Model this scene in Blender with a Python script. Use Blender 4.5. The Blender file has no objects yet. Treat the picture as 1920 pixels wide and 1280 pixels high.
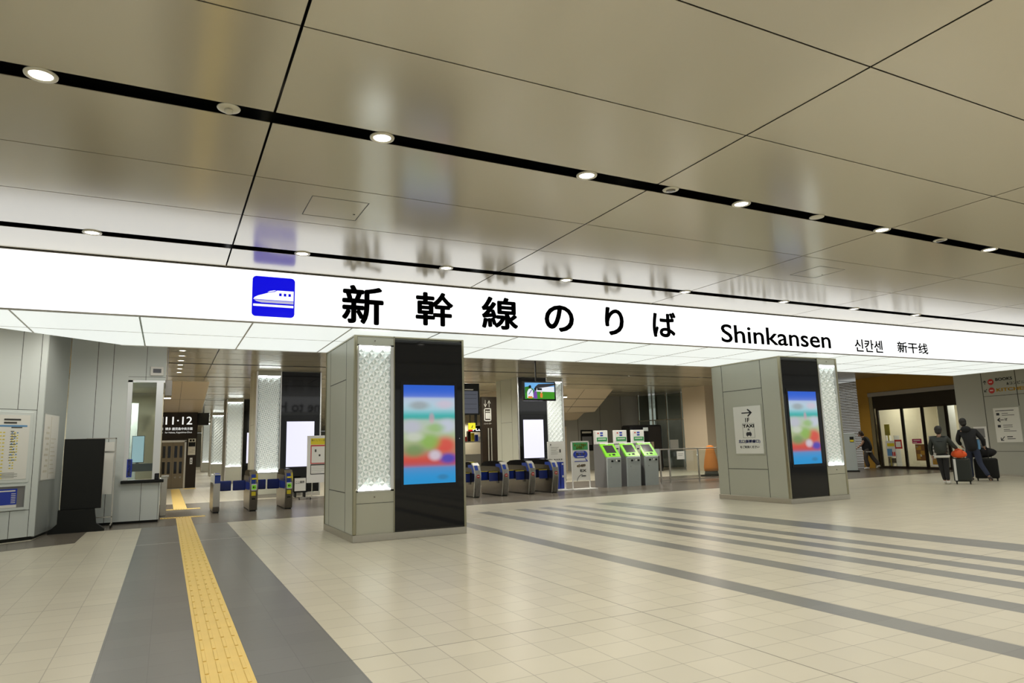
import bpy, bmesh, math, random
from mathutils import Vector, Matrix
random.seed(7)
PI = math.pi
sc = bpy.context.scene
COL = sc.collection

# ------------------------------------------------------------------ materials
MATS = {}
def nt_mat(name):
    m = bpy.data.materials.new(name); m.use_nodes = True
    nt = m.node_tree; b = nt.nodes['Principled BSDF']
    MATS[name] = m
    return m, nt, b

def M(name, col, rough=.5, metal=0., spec=.5, emit=None, es=0., noise=0., nscale=8., bump=0., coat=0., trans=0., alpha=1.):
    """plain procedural material with a little noise variation of colour / bump"""
    m, nt, b = nt_mat(name)
    c4 = (col[0], col[1], col[2], 1)
    b.inputs['Base Color'].default_value = c4
    b.inputs['Roughness'].default_value = rough
    b.inputs['Metallic'].default_value = metal
    b.inputs['Specular IOR Level'].default_value = spec
    if coat: b.inputs['Coat Weight'].default_value = coat; b.inputs['Coat Roughness'].default_value = .05
    if trans: b.inputs['Transmission Weight'].default_value = trans
    if alpha < 1: b.inputs['Alpha'].default_value = alpha
    if emit:
        b.inputs['Emission Color'].default_value = (*emit, 1); b.inputs['Emission Strength'].default_value = es
    if noise or bump:
        tc = nt.nodes.new('ShaderNodeTexCoord'); n = nt.nodes.new('ShaderNodeTexNoise')
        n.inputs['Scale'].default_value = nscale; n.inputs['Detail'].default_value = 4
        nt.links.new(tc.outputs['Object'], n.inputs['Vector'])
        if noise:
            mx = nt.nodes.new('ShaderNodeMix'); mx.data_type = 'RGBA'
            mx.inputs[6].default_value = tuple(max(0, c*(1-noise)) for c in col) + (1,)
            mx.inputs[7].default_value = tuple(min(1, c*(1+noise)) for c in col) + (1,)
            nt.links.new(n.outputs['Fac'], mx.inputs[0]); nt.links.new(mx.outputs[2], b.inputs['Base Color'])
        if bump:
            bp = nt.nodes.new('ShaderNodeBump'); bp.inputs['Strength'].default_value = bump; bp.inputs['Distance'].default_value = .01
            nt.links.new(n.outputs['Fac'], bp.inputs['Height']); nt.links.new(bp.outputs['Normal'], b.inputs['Normal'])
    return m

def EM(name, col, s):
    """a lit surface: lamp lens, backlit sheet, screen"""
    return M(name, tuple(c*.25 for c in col), rough=.4, spec=.3, emit=col, es=s)

def math_node(nt, op, a, b=None, c=None):
    n = nt.nodes.new('ShaderNodeMath'); n.operation = op
    for i, v in enumerate((a, b, c)):
        if v is None: continue
        if isinstance(v, (int, float)): n.inputs[i].default_value = v
        else: nt.links.new(v, n.inputs[i])
    return n.outputs[0]

def tile_mat(name, base, var, grout, x0=3.61, y0=4.83, p=.3045, rough=.3, spec=.5, seam=.006):
    m, nt, b = nt_mat(name)
    g = nt.nodes.new('ShaderNodeNewGeometry'); s = nt.nodes.new('ShaderNodeSeparateXYZ')
    nt.links.new(g.outputs['Position'], s.inputs[0])
    fac = None; ids = []
    for ax, o in ((0, x0), (1, y0)):
        u = math_node(nt, 'DIVIDE', math_node(nt, 'SUBTRACT', s.outputs[ax], o), p)
        ids.append(math_node(nt, 'FLOOR', math_node(nt, 'ADD', u, .0)))
        for per, w in ((1, seam), (10, seam*1.7)):
            d = math_node(nt, 'PINGPONG', math_node(nt, 'ADD', u, 1000*per), per*.5) if False else None
            fr = math_node(nt, 'FRACT', math_node(nt, 'ADD', math_node(nt, 'DIVIDE', u, per), .5))
            d = math_node(nt, 'MULTIPLY', math_node(nt, 'ABSOLUTE', math_node(nt, 'SUBTRACT', fr, .5)), per*p)
            k = math_node(nt, 'LESS_THAN', d, w*.5)
            if per == 1: k = math_node(nt, 'MULTIPLY', k, .62)
            fac = k if fac is None else math_node(nt, 'MAXIMUM', fac, k)
    cv = nt.nodes.new('ShaderNodeCombineXYZ'); nt.links.new(ids[0], cv.inputs[0]); nt.links.new(ids[1], cv.inputs[1])
    wn = nt.nodes.new('ShaderNodeTexWhiteNoise'); nt.links.new(cv.outputs[0], wn.inputs['Vector'])
    nz = nt.nodes.new('ShaderNodeTexNoise'); nz.inputs['Scale'].default_value = 3.; nz.inputs['Detail'].default_value = 5
    nt.links.new(g.outputs['Position'], nz.inputs['Vector'])
    t = math_node(nt, 'ADD', math_node(nt, 'MULTIPLY', wn.outputs['Value'], .6), math_node(nt, 'MULTIPLY', nz.outputs['Fac'], .4))
    mx = nt.nodes.new('ShaderNodeMix'); mx.data_type = 'RGBA'
    mx.inputs[6].default_value = tuple(c*(1-var) for c in base)+(1,); mx.inputs[7].default_value = tuple(c*(1+var) for c in base)+(1,)
    nt.links.new(t, mx.inputs[0])
    m2 = nt.nodes.new('ShaderNodeMix'); m2.data_type = 'RGBA'; m2.inputs[7].default_value = (*grout, 1)
    nt.links.new(mx.outputs[2], m2.inputs[6]); nt.links.new(fac, m2.inputs[0])
    nt.links.new(m2.outputs[2], b.inputs['Base Color'])
    r = math_node(nt, 'ADD', math_node(nt, 'MULTIPLY', nz.outputs['Fac'], .015), rough-.007)
    nt.links.new(r, b.inputs['Roughness']); b.inputs['Specular IOR Level'].default_value = spec
    return m

# ------------------------------------------------------------------ mesh builder
class MB:
    def __init__(s): s.bm = bmesh.new(); s.mi = 0
    def _fin(s, faces):
        for f in faces: f.material_index = s.mi
    def box(s, x0, x1, y0, y1, z0, z1, bev=0., seg=2, rz=0., piv=None):
        r = bmesh.ops.create_cube(s.bm, size=1.); vs = r['verts']
        for v in vs:
            v.co = Vector((x0+(v.co.x+.5)*(x1-x0), y0+(v.co.y+.5)*(y1-y0), z0+(v.co.z+.5)*(z1-z0)))
        fs = list({f for v in vs for f in v.link_faces})
        if bev:
            es = list({e for v in vs for e in v.link_edges})
            rr = bmesh.ops.bevel(s.bm, geom=es, offset=bev, segments=seg, affect='EDGES', profile=.5)
            fs = rr['faces'] + [f for f in fs if f.is_valid]
            vs = list({v for f in fs for v in f.verts})
        if rz:
            c = Vector(piv or ((x0+x1)/2, (y0+y1)/2, 0))
            bmesh.ops.rotate(s.bm, verts=list({v for f in fs for v in f.verts}), cent=c, matrix=Matrix.Rotation(rz, 3, 'Z'))
        s._fin(fs); return s
    def prism(s, pts, axis, a0, a1):
        """extrude a 2-D outline: axis 'x' -> pts are (y,z); 'y' -> (x,z); 'z' -> (x,y)"""
        def P(p, a): return {'x': (a, p[0], p[1]), 'y': (p[0], a, p[1]), 'z': (p[0], p[1], a)}[axis]
        A = [s.bm.verts.new(P(p, a0)) for p in pts]; B = [s.bm.verts.new(P(p, a1)) for p in pts]
        n = len(pts); fs = [s.bm.faces.new(A), s.bm.faces.new(B[::-1])]
        for i in range(n): fs.append(s.bm.faces.new((A[i], B[i], B[(i+1) % n], A[(i+1) % n])))
        s._fin(fs); bmesh.ops.recalc_face_normals(s.bm, faces=fs); return s
    def poly(s, pts):
        f = s.bm.faces.new([s.bm.verts.new(p) for p in pts]); s._fin([f]); return s
    def tube(s, p, q, r, r2=None, seg=12):
        p, q = Vector(p), Vector(q); d = q-p
        mat = Matrix.Translation((p+q)/2) @ d.to_track_quat('Z', 'Y').to_matrix().to_4x4()
        rr = bmesh.ops.create_cone(s.bm, cap_ends=True, segments=seg, radius1=r, radius2=r if r2 is None else r2, depth=d.length, matrix=mat)
        s._fin({f for v in rr['verts'] for f in v.link_faces}); return s
    def path(s, pts, r, seg=8):
        for a, b in zip(pts[:-1], pts[1:]): s.tube(a, b, r, seg=seg)
        for p in pts[1:-1]: s.ball(p, (r, r, r), 8)
        return s
    def ball(s, c, r, seg=16):
        mat = Matrix.Translation(c) @ Matrix.Diagonal((r[0], r[1], r[2], 1))
        rr = bmesh.ops.create_uvsphere(s.bm, u_segments=seg, v_segments=max(6, seg//2), radius=1., matrix=mat)
        fs = {f for v in rr['verts'] for f in v.link_faces}
        for f in fs: f.smooth = True
        s._fin(fs); return s
    def lathe(s, prof, c=(0, 0, 0), seg=32, smooth=True):
        rings = []
        for r, z in prof:
            rings.append([s.bm.verts.new((c[0]+r*math.cos(2*PI*i/seg), c[1]+r*math.sin(2*PI*i/seg), c[2]+z)) for i in range(seg)])
        fs = []
        for a, b in zip(rings[:-1], rings[1:]):
            for i in range(seg): fs.append(s.bm.faces.new((a[i], a[(i+1) % seg], b[(i+1) % seg], b[i])))
        fs.append(s.bm.faces.new(rings[0][::-1])); fs.append(s.bm.faces.new(rings[-1]))
        for f in fs: f.smooth = smooth
        s._fin(fs); bmesh.ops.recalc_face_normals(s.bm, faces=fs); return s
    def build(s, name, mats, parent=None, loc=None, rotz=0., **tags):
        me = bpy.data.meshes.new(name); s.bm.to_mesh(me); s.bm.free()
        for m in (mats if isinstance(mats, (list, tuple)) else [mats]): me.materials.append(m if not isinstance(m, str) else MATS[m])
        return link(name, me, parent, loc, rotz, **tags)

def link(name, me, parent=None, loc=None, rotz=0., **tags):
    o = bpy.data.objects.new(name, me); COL.objects.link(o)
    if parent is not None: o.parent = parent
    if loc is not None: o.location = loc
    if rotz: o.rotation_euler = (0, 0, rotz)
    for k, v in tags.items(): o[k] = v
    return o

def thing(name, label, cat, loc=(0, 0, 0), rotz=0., group=None, kind=None):
    o = link(name, None, None, loc, rotz)
    o['label'] = label; o['category'] = cat
    if group: o['group'] = group
    if kind: o['kind'] = kind
    return o

def tag(o, label, cat, group=None, kind=None):
    o['label'] = label; o['category'] = cat
    if group: o['group'] = group
    if kind: o['kind'] = kind
    return o

def dup(root, loc, label, rotz=None, group=None):
    r = root.copy(); COL.objects.link(r); r.location = loc; r['label'] = label
    if rotz is not None: r.rotation_euler = (0, 0, rotz)
    if group: r['group'] = group
    for ch in list(root.children):
        c = ch.copy(); COL.objects.link(c); c.parent = r
        for g in list(ch.children):
            d = g.copy(); COL.objects.link(d); d.parent = c
    return r

TCACHE = {}
def text_mesh(body, bold=0., extrude=.004):
    k = (body, bold)
    if k in TCACHE: return TCACHE[k]
    if bold:   # heavier strokes: the outline laid down again all round itself
        src = text_mesh(body); bm = bmesh.new(); n = 8 if bold > .01 else 4
        for i in range(n):
            a = 2*PI*i/n; m = src.copy(); m.transform(Matrix.Translation((bold*math.cos(a), bold*math.sin(a), 0))); bm.from_mesh(m); bpy.data.meshes.remove(m)
        me = bpy.data.meshes.new('lettering'); bm.to_mesh(me); bm.free(); TCACHE[k] = me
        return me
    c = bpy.data.curves.new('lettering', 'FONT'); c.body = body; c.resolution_u = 4
    if '\n' in body: c.align_x = 'CENTER'; c.space_line = .82
    o = bpy.data.objects.new('lettering', c); COL.objects.link(o)
    me = bpy.data.meshes.new_from_object(o.evaluated_get(bpy.context.evaluated_depsgraph_get()))
    bpy.data.objects.remove(o); bpy.data.curves.remove(c)
    TCACHE[k] = me
    return me

def text(name, body, x0, x1, z0, z1, y, mat, parent=None, bold=0., back=False, th=.003, **tags):
    """solid lettering that fills the box x0..x1, z0..z1 on a face looking to local -y (or +y when back)"""
    src = text_mesh(body, bold); bm = bmesh.new(); bm.from_mesh(src)
    xs = [v.co.x for v in bm.verts]; ys = [v.co.y for v in bm.verts]
    ax, bx, ay, by = min(xs), max(xs), min(ys), max(ys)
    sx = (x1-x0)/(bx-ax)
    if z1 is None: z1 = z0+(by-ay)*sx
    sz = (z1-z0)/(by-ay)
    for v in bm.verts:
        u = (v.co.x-ax)*sx
        v.co = Vector((x1-u if back else x0+u, y, z0+(v.co.y-ay)*sz))
    r = bmesh.ops.extrude_face_region(bm, geom=bm.faces[:])
    d = th if back else -th
    for e in r['geom']:
        if isinstance(e, bmesh.types.BMVert): e.co.y += d
    bmesh.ops.recalc_face_normals(bm, faces=bm.faces[:])
    me = bpy.data.meshes.new(name); bm.to_mesh(me); bm.free(); me.materials.append(MATS[mat])
    return link(name, me, parent, **tags)

# ------------------------------------------------------------------ palette
tile_mat('floor_tile', (.57, .535, .43), .07, (.17, .15, .11), rough=.30)
tile_mat('floor_tile_dark', (.155, .155, .15), .10, (.10, .10, .10), rough=.30)
tile_mat('floor_tile_brown', (.15, .132, .108), .05, (.13, .115, .095), rough=.27, spec=.22)
tile_mat('floor_stripe', (.20, .20, .185), .10, (.12, .12, .12), rough=.30)
def ceil_mat():
    m, nt, b = nt_mat('ceiling_panel')
    b.inputs['Base Color'].default_value = (.46, .415, .30, 1); b.inputs['Roughness'].default_value = .2
    b.inputs['IOR'].default_value = 3.9
    g = nt.nodes.new('ShaderNodeNewGeometry'); n = nt.nodes.new('ShaderNodeTexNoise'); n.inputs['Scale'].default_value = .6
    nt.links.new(g.outputs['Position'], n.inputs['Vector'])
    r = math_node(nt, 'ADD', math_node(nt, 'MULTIPLY', n.outputs['Fac'], .04), .17)
    nt.links.new(r, b.inputs['Roughness'])
    return m
ceil_mat()
M('ceiling_void', (.012, .012, .012), .35)
M('yellow_tactile', (.80, .58, .17), .45, noise=.08, nscale=5)
M('steel', (.50, .48, .43), .28, metal=1., noise=.05, nscale=20)
M('steel_light', (.72, .72, .70), .30, metal=1.)
M('steel_dark', (.23, .21, .18), .22, metal=1.)
M('bronze_trim', (.36, .34, .24), .3, metal=1.)
M('lift_bronze', (.20, .17, .12), .4, metal=.5)
M('pillar_panel', (.46, .47, .40), .38, noise=.02, nscale=2)
M('wall_panel', (.66, .71, .70), .33, noise=.02, nscale=2)
M('wall_panel_warm', (.42, .425, .38), .35, noise=.02, nscale=2)
M('groove', (.05, .05, .045), .6)
M('black_glass', (.003, .003, .003), .05, spec=.36)
M('black_matte', (.008, .009, .008), .5, spec=.25)
M('black_gloss', (.006, .006, .007), .12, spec=.3)
M('dark_text', (.018, .02, .03), .5)
M('white_paint', (.80, .80, .78), .45)
M('white_paper', (.78, .78, .74), .55)
M('pattern_glass', (.80, .84, .83), .28, spec=.5, emit=(.85, .97, .94), es=.22)
M('pattern_glass_shaded', (.56, .62, .61), .28, spec=.5, emit=(.85, .97, .94), es=.10)  # darker copy of the panel glass: facet shading put into colour and glow
EM('led_strip', (.95, 1., .97), 22.)
EM('sign_face', (.985, 1., 1.), 1.4)
EM('sign_soffit', (.95, 1., .95), .84)
EM('sign_blue', (.0, .0, .80), .85)
EM('sign_white', (1., 1., 1.), 1.1)
EM('sign_letters', (.9, .9, .86), .8)
M('sign_lilac', (.55, .55, .75), .5, emit=(.55, .55, .8), es=.6)
EM('lamp_lens', (1., .97, .88), 9.)
M('lamp_ring', (.62, .60, .50), .35)
M('blue_plastic', (.01, .03, .24), .3)
M('blue_panel', (.012, .045, .30), .3)
M('blue_sign', (.02, .05, .42), .4)
M('yellow_plastic', (.75, .62, .02), .4)
M('lime', (.20, .62, .02), .35, emit=(.2, .62, .02), es=.25)
M('green_sign', (.04, .30, .09), .4)
M('red_plastic', (.55, .03, .025), .4)
M('kiosk_grey', (.42, .47, .47), .4, noise=.03, nscale=3)
M('kiosk_side', (.20, .20, .205), .45)
M('screen_dark', (.06, .06, .065), .15)
M('beige_panel', (.62, .52, .39), .4, noise=.02, nscale=1)
M('rear_wall', (.36, .35, .31), .5, noise=.03, nscale=1)
M('orange_wall', (.42, .23, .025), .45, noise=.06, nscale=1)
M('brown_dark', (.022, .014, .008), .4, spec=.3)
M('shutter_metal', (.36, .34, .32), .45, metal=.3)
M('shop_inner', (.62, .56, .42), .6)
M('orange_cloth', (.62, .20, .02), .7, noise=.1)
M('glass_green', (.10, .12, .105), .08, spec=.5, coat=.3)
def glass(name, col, mix):
    m, nt, b = nt_mat(name); out = nt.nodes['Material Output']
    t = nt.nodes.new('ShaderNodeBsdfTransparent'); t.inputs[0].default_value = (*col, 1)
    gl = nt.nodes.new('ShaderNodeBsdfGlossy'); gl.inputs['Roughness'].default_value = .03
    fr = nt.nodes.new('ShaderNodeFresnel'); fr.inputs['IOR'].default_value = 1.4
    mx = nt.nodes.new('ShaderNodeMixShader')
    nt.links.new(fr.outputs[0], mx.inputs[0]); nt.links.new(t.outputs[0], mx.inputs[1]); nt.links.new(gl.outputs[0], mx.inputs[2])
    nt.links.new(mx.outputs[0], out.inputs['Surface'])
    return m
glass('clear_glass', (.90, .93, .91), .1)
glass('tinted_glass', (.66, .70, .66), .1)
M('skin', (.45, .27, .19), .55)
M('hair', (.02, .017, .015), .6)
M('hair_brown', (.05, .03, .02), .6)
M('cloth_black', (.010, .010, .012), .8)
M('cloth_green_black', (.016, .021, .017), .55)
M('cloth_navy', (.02, .028, .06), .8)
M('cloth_white', (.72, .72, .70), .7)
M('cloth_grey', (.07, .06, .055), .8)
M('cloth_orange', (.80, .10, .015), .6)
M('case_dark', (.012, .017, .013), .35)
M('light_blue', (.12, .30, .55), .4)

# ------------------------------------------------------------------ camera
HC = 1.4
f_px, pitch, yaw, roll = 1268.53, .15312, .47145, .02721
cp, sp, cy, sy, cr, sr = math.cos(pitch), math.sin(pitch), math.cos(yaw), math.sin(yaw), math.cos(roll), math.sin(roll)
fwd = Vector((sy*cp, cy*cp, sp)); rgt = Vector((cy, -sy, 0)); dwn = fwd.cross(rgt)
r2 = cr*rgt+sr*dwn; d2 = -sr*rgt+cr*dwn
cam = bpy.data.cameras.new('camera'); cam.sensor_width = 36; cam.lens = f_px/1920*36; cam.clip_end = 300
co = bpy.data.objects.new('camera', cam); COL.objects.link(co)
up = -d2
m = Matrix.Identity(4)
for i in range(3):
    m[i][0] = r2[i]; m[i][1] = up[i]; m[i][2] = -fwd[i]
m.translation = Vector((0, 0, HC)); co.matrix_world = m
sc.camera = co

# ------------------------------------------------------------------ floor
def build_floor():
    xs = [-9, -.365, 1.185, 4.83, 5.12, 6.05, 6.355, 6.965, 7.27, 7.58, 7.88, 8.19, 8.49, 9.10, 9.69, 34]
    ys = [-9, 13.8, 15.55, 22.3, 95]
    stripes = {(4.83, 5.12), (6.05, 6.355), (6.965, 7.27), (7.58, 7.88), (8.19, 8.49), (9.10, 9.69)}
    b = MB()
    for i in range(len(xs)-1):
        for j in range(len(ys)-1):
            k = 0
            if ys[j] >= 15.55 and ys[j+1] <= 22.3: k = 2
            elif xs[i] == -.365 and ys[j] < 22: k = 1
            elif (xs[i], xs[i+1]) in stripes and j == 0: k = 3
            b.mi = k
            b.poly([(xs[i], ys[j], 0), (xs[i+1], ys[j], 0), (xs[i+1], ys[j+1], 0), (xs[i], ys[j+1], 0)])
    bmesh.ops.remove_doubles(b.bm, verts=b.bm.verts[:], dist=1e-5)
    o = b.build('floor', ['floor_tile', 'floor_tile_dark', 'floor_tile_brown', 'floor_stripe'], kind='structure')
    # dark tiles laid in front of the office walls
    b = MB(); b.box(0, 1, 0, 1, 0, 1); b = MB()
    b.prism([(-2.03, 14.6), (-1.29, 13.67), (-1.28, 15.3), (-1.25, 16.7), (-1.9, 16.7)], 'z', .0, .002)
    b.prism([(-3.6, 12.55), (-1.29, 13.67), (-2.03, 14.6), (-4.2, 13.2)], 'z', .0, .002)
    b.build('floor_inset', 'floor_tile_brown', kind='structure')
    b = MB(); b.box(-.36, 30, 12.60, 12.635, 0, .002)
    b.build('trim_1', 'steel_light', kind='structure', label='pale metal expansion joint strip across the tiled floor')
build_floor()

def tactile(name, x0, x1, y0, y1, label, bars=True, cross=()):
    b = MB(); b.box(x0, x1, y0, y1, 0, .003)
    n = int((y1-y0)/.3045); w = x1-x0
    if bars:
        for k in range(n+1):
            ya = y0+k*.3045+.02; yb = min(ya+.265, y1-.005)
            if yb-ya < .05: continue
            for q in range(4):
                xc = x0+w*(q+.5)/4
                b.box(xc-.013, xc+.013, ya, yb, .003, .009, bev=.003, seg=1)
    for (cx0, cx1, cy0, cy1) in cross:
        b.box(cx0, cx1, cy0, cy1, 0, .003)
        k = 0
        while cx0+.04+k*.06 < cx1:
            for q in range(3): b.lathe([(.014, 0), (.012, .006)], (cx0+.04+k*.06, cy0+.05+q*(cy1-cy0-.1)/2, .003), 8)
            k += 1
    return tag(b.build(name, 'yellow_tactile'), label, 'tactile paving')
tactile('tactile_paving', .26, .565, -2, 17.35, 'long yellow tactile guide strip on dark path leading to the gates',
        cross=[(-.06, .87, 17.36, 17.66)])
tactile('tactile_paving', .235, .56, 20.25, 32.0, 'yellow tactile strip beyond the gates running to the lift doors', bars=False,
        cross=[(.02, .87, 19.98, 20.24)])
tactile('tactile_paving', .70, 1.18, 31.7, 32.3, 'small yellow tactile patch beside the lift doors', bars=False)

# ------------------------------------------------------------------ ceiling
def build_ceiling():
    b = MB(); g = .013; H = 4.0
    xb = [.632+3.727*k for k in range(-3, 9)]
    xb = [-9]+[x for x in xb if x > -9]+[34]
    bands = []
    y = 5.18-3.73*3
    while y < 10:
        a = y+.18
        bands += [(a, a+1.177), (a+1.177, a+2.35), (a+2.35, y+3.73)]
        y += 3.73
    bands = [q for q in bands if q[0] < 10.0]
    rear = []
    y = 17.72
    while y < 90:
        a = y+.16
        rear += [(a, a+1.17), (a+1.17, a+2.34), (a+2.34, y+3.66)]
        y += 3.66
    for (ya, yb) in bands:
        for xa, xc in zip(xb[:-1], xb[1:]):
            b.box(xa+g*.75, xc-g*.75, ya+g/2, yb-g/2, H, H+.005)
    xr = [-9, -2.65, 1.075, 4.8, 8.5, 12.2, 16, 19.7, 23.4, 34]
    b.box(-9, 34, 10.0, 17.72, H, H+.05)
    for (ya, yb) in rear:
        for xa, xc in zip(xr[:-1], xr[1:]):
            b.box(xa+g*.8, xc-g*.8, ya+g*.8, yb-g*.8, H, H+.005)
    b.mi = 1
    b.box(-9, 34, -9, 95, H+.13, H+.2)
    b.build('ceiling', ['ceiling_panel', 'ceiling_void'], kind='structure')
build_ceiling()

def make_downlight(x, y, label, group):
    t = thing('downlight', label, 'ceiling light', (x, y, 4.0), 0, group)
    b = MB(); b.lathe([(.072, -.004), (.078, -.012), (.100, -.010), (.103, .0), (.10, .003), (.075, .003)], seg=28)
    b.build('trim_ring', 'lamp_ring', t)
    b = MB(); b.lathe([(.001, -.007), (.05, -.007), (.074, -.004), (.074, .0)], seg=28)
    b.build('lens', 'lamp_lens', t)
    return t
S1 = [-.882, 1.507, 3.555, 5.60, 8.026, 10.408]
S2 = [-.888, 1.496, 3.535, 5.583, 8.028, 10.469, 12.50, 14.533]
ORD = ['first', 'second', 'third', 'fourth', 'fifth', 'sixth', 'seventh', 'eighth']
d0 = make_downlight(S1[0], 5.265, 'round white downlight in the nearer black ceiling slot, leftmost in view', 'downlights in the nearer ceiling slot')
for i, x in enumerate(S1[1:]):
    dup(d0, (x, 5.265, 4.0), f'round white downlight in the nearer black ceiling slot, {ORD[i+1]} from the left')
for i, x in enumerate(S2):
    dup(d0, (x, 8.99, 4.0), f'small downlight in the farther black slot above the sign, {ORD[i]} from the left', group='downlights in the slot above the sign')
for i in range(6):
    dup(d0, (.256, 18.78+1.014*i, 4.0), f'downlight in the row leading to the lift, {ORD[i]} from the front', group='downlights in front of the lift')

def ceiling_disc(x, y, label, kind):
    t = thing('ceiling_sprinkler' if kind == 0 else 'ceiling_speaker' if kind == 1 else 'ceiling_cover', label, ['sprinkler', 'speaker', 'cover plate'][kind], (x, y, 4.0), group='fittings in the nearer ceiling slot')
    b = MB(); b.lathe([(.001, -.010), (.06, -.010), (.082, -.006), (.085, 0), (.08, .002)], seg=28); b.build('plate', 'lamp_ring', t)
    if kind == 0:
        b = MB(); b.lathe([(.016, -.04), (.03, -.036), (.03, -.014)], seg=16); b.build('nozzle', 'lamp_ring', t)
    if kind == 1:
        b = MB(); b.lathe([(.001, -.014), (.045, -.016), (.05, -.011)], seg=20); b.build('grille', 'steel_dark', t)
ceiling_disc(.308, 5.25, 'round ceiling sprinkler in the nearer slot, left of the second downlight', 0)
ceiling_disc(4.58, 5.24, 'round ceiling speaker with dark centre in the nearer slot, right of the third downlight', 1)
ceiling_disc(6.80, 5.25, 'plain round cover plate in the nearer ceiling slot', 2)
ceiling_disc(9.237, 5.26, 'ceiling speaker between the two rightmost downlights of the nearer slot', 1)

def hatch(x0, x1, y0, y1, label):
    b = MB(); w = .004
    b.box(x0, x1, y0-w, y0+w, 3.9985, 4.0); b.box(x0, x1, y1-w, y1+w, 3.9985, 4.0)
    b.box(x0-w, x0+w, y0, y1, 3.9985, 4.0); b.box(x1-w, x1+w, y0, y1, 3.9985, 4.0)
    t = thing('ceiling_hatch', label, 'ceiling hatch', (0, 0, 0), group='ceiling access hatches')
    b.build('edge_gap', 'groove', t)
    b = MB(); b.lathe([(.012, -.003), (.01, 0)], (x1-.06, y1-.2, 4.0), 12); b.build('latch', 'groove', t)
hatch(1.227, 1.815, 6.835, 7.44, 'square access hatch outline in the ceiling above the train pictogram')
hatch(8.83, 9.40, 6.845, 7.415, 'square access hatch outline in the ceiling above the latin lettering')

# ------------------------------------------------------------------ illuminated beam sign
def build_sign():
    t = thing('illuminated_sign', 'huge white illuminated overhead beam sign spanning both pillars with black station lettering', 'sign', (0, 10.04, 3.225))
    W0, W1, D, H = -3.85, 22.25, 2.80, .775
    out = [(W0, .0), (W1, .0), (W1, D), (-.73, D), (W0, .10)]
    b = MB(); b.prism([(x, y+.012) if y < .01 else (x, y-.012 if y > D-.01 else y) for x, y in out], 'z', .02, H-.002); b.build('housing', 'white_paint', t)
    b = MB(); b.box(W0, W1, 0., .012, .012, H-.018); b.build('front_face', 'sign_face', t)
    b = MB(); b.box(-.73, W1, D-.012, D, .02, H-.02); b.build('rear_face', 'sign_face', t)
    b = MB(); b.prism([(W0, .03), (W1-.02, .03), (W1-.02, D-.02), (-.73, D-.02), (W0+.02, .13)], 'z', .008, .018); b.build('soffit_panel', 'sign_soffit', t)
    # metal edging and the seams of the soffit panels
    b = MB()
    b.box(W0, W1, -.012, .03, -.004, .014); b.box(-.75, W1, D-.03, D+.004, -.002, .02); b.box(W1-.02, W1+.02, 0, D, -.002, .02)
    for k in range(-2, 16):
        x = 1.02+1.417*k
        if W0 < x < W1:
            y1 = D-.02 if x > -.6 else max(.1, .10+(x-W0)/(-.73-W0)*(D-.10))-.03
            b.box(x-.011, x+.011, .03, y1, .004, .0095)
    b.box(-2.3, W1, 1.375, 1.387, .004, .0095)
    b.build('edging', 'steel', t)
    b = MB(); b.box(W0, W1, -.012, .02, H-.018, H-.0); b.build('top_edging', 'steel_dark', t)
    # train pictogram
    b = MB()
    def rr(x0, x1, z0, z1, r, n=6):
        p = []
        for cx, cz, a in ((x1-r, z1-r, 0), (x0+r, z1-r, 90), (x0+r, z0+r, 180), (x1-r, z0+r, 270)):
            for i in range(n+1):
                q = math.radians(a+90*i/n); p.append((cx+r*math.cos(q), cz+r*math.sin(q)))
        return p
    b.prism(rr(.99, 1.575, .095, .68, .055), 'y', -.005, -.001)
    pl = b.build('pictogram', 'sign_blue', t)
    b = MB(); x0, z0, s = .99, .095, .585
    P = lambda u, v: (x0+u*s, z0+v*s)
    b.prism([P(.03, .42), P(.06, .47), P(.14, .515), P(.30, .57), P(.40, .64), P(.50, .665), P(.97, .67), P(.97, .45), P(.97, .42)], 'y', -.008, -.005)
    b.box(x0+.03*s, x0+.97*s, -.008, -.005, z0+.25*s, z0+.305*s)
    b.build('train_shape', 'sign_white', pl)
    b = MB(); b.prism([P(.05, .405), P(.97, .405), P(.97, .345), P(.22, .345), P(.10, .37)], 'y', -.008, -.005); b.build('train_skirt', 'sign_lilac', pl)
    for u in (.655, .765, .875): b = MB(); b.box(x0+(u-.03)*s, x0+(u+.03)*s, -.010, -.008, z0+.53*s, z0+.60*s); b.build('train_window', 'sign_blue', pl)
    b = MB(); b.prism([P(.31, .575), P(.40, .605), P(.52, .625), P(.58, .665), P(.56, .665), P(.50, .64), P(.40, .62), P(.30, .59)], 'y', -.010, -.008)
    b.build('cab_line', 'sign_blue', pl)
    for ch, xa, xb, za, zb in (('新', 2.26, 2.905, .06, .665), ('幹', 3.42, 4.065, .10, .655), ('線', 4.565, 5.245, .105, .66),
                              ('の', 5.765, 6.365, .125, .605), ('り', 7.03, 7.45, .12, .645), ('ば', 8.115, 8.685, .14, .64)):
        text('character', ch, xa, xb, za, zb, -.001, 'dark_text', t, bold=.026)
    text('latin_lettering', 'Shinkansen', 9.83, 13.05, .115, .49, -.001, 'dark_text', t, bold=.012)
    text('korean_lettering', '신칸센', 13.85, 14.83, .085, .375, -.001, 'dark_text', t, bold=.018)
    text('chinese_lettering', '新干线', 15.37, 16.55, .115, .385, -.001, 'dark_text', t, bold=.018)
    text('rear_lettering', 'Welcome to Hiroshima', 2.35, 8.35, .03, .50, D+.001, 'dark_text', t, bold=.012, back=True)
build_sign()

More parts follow.
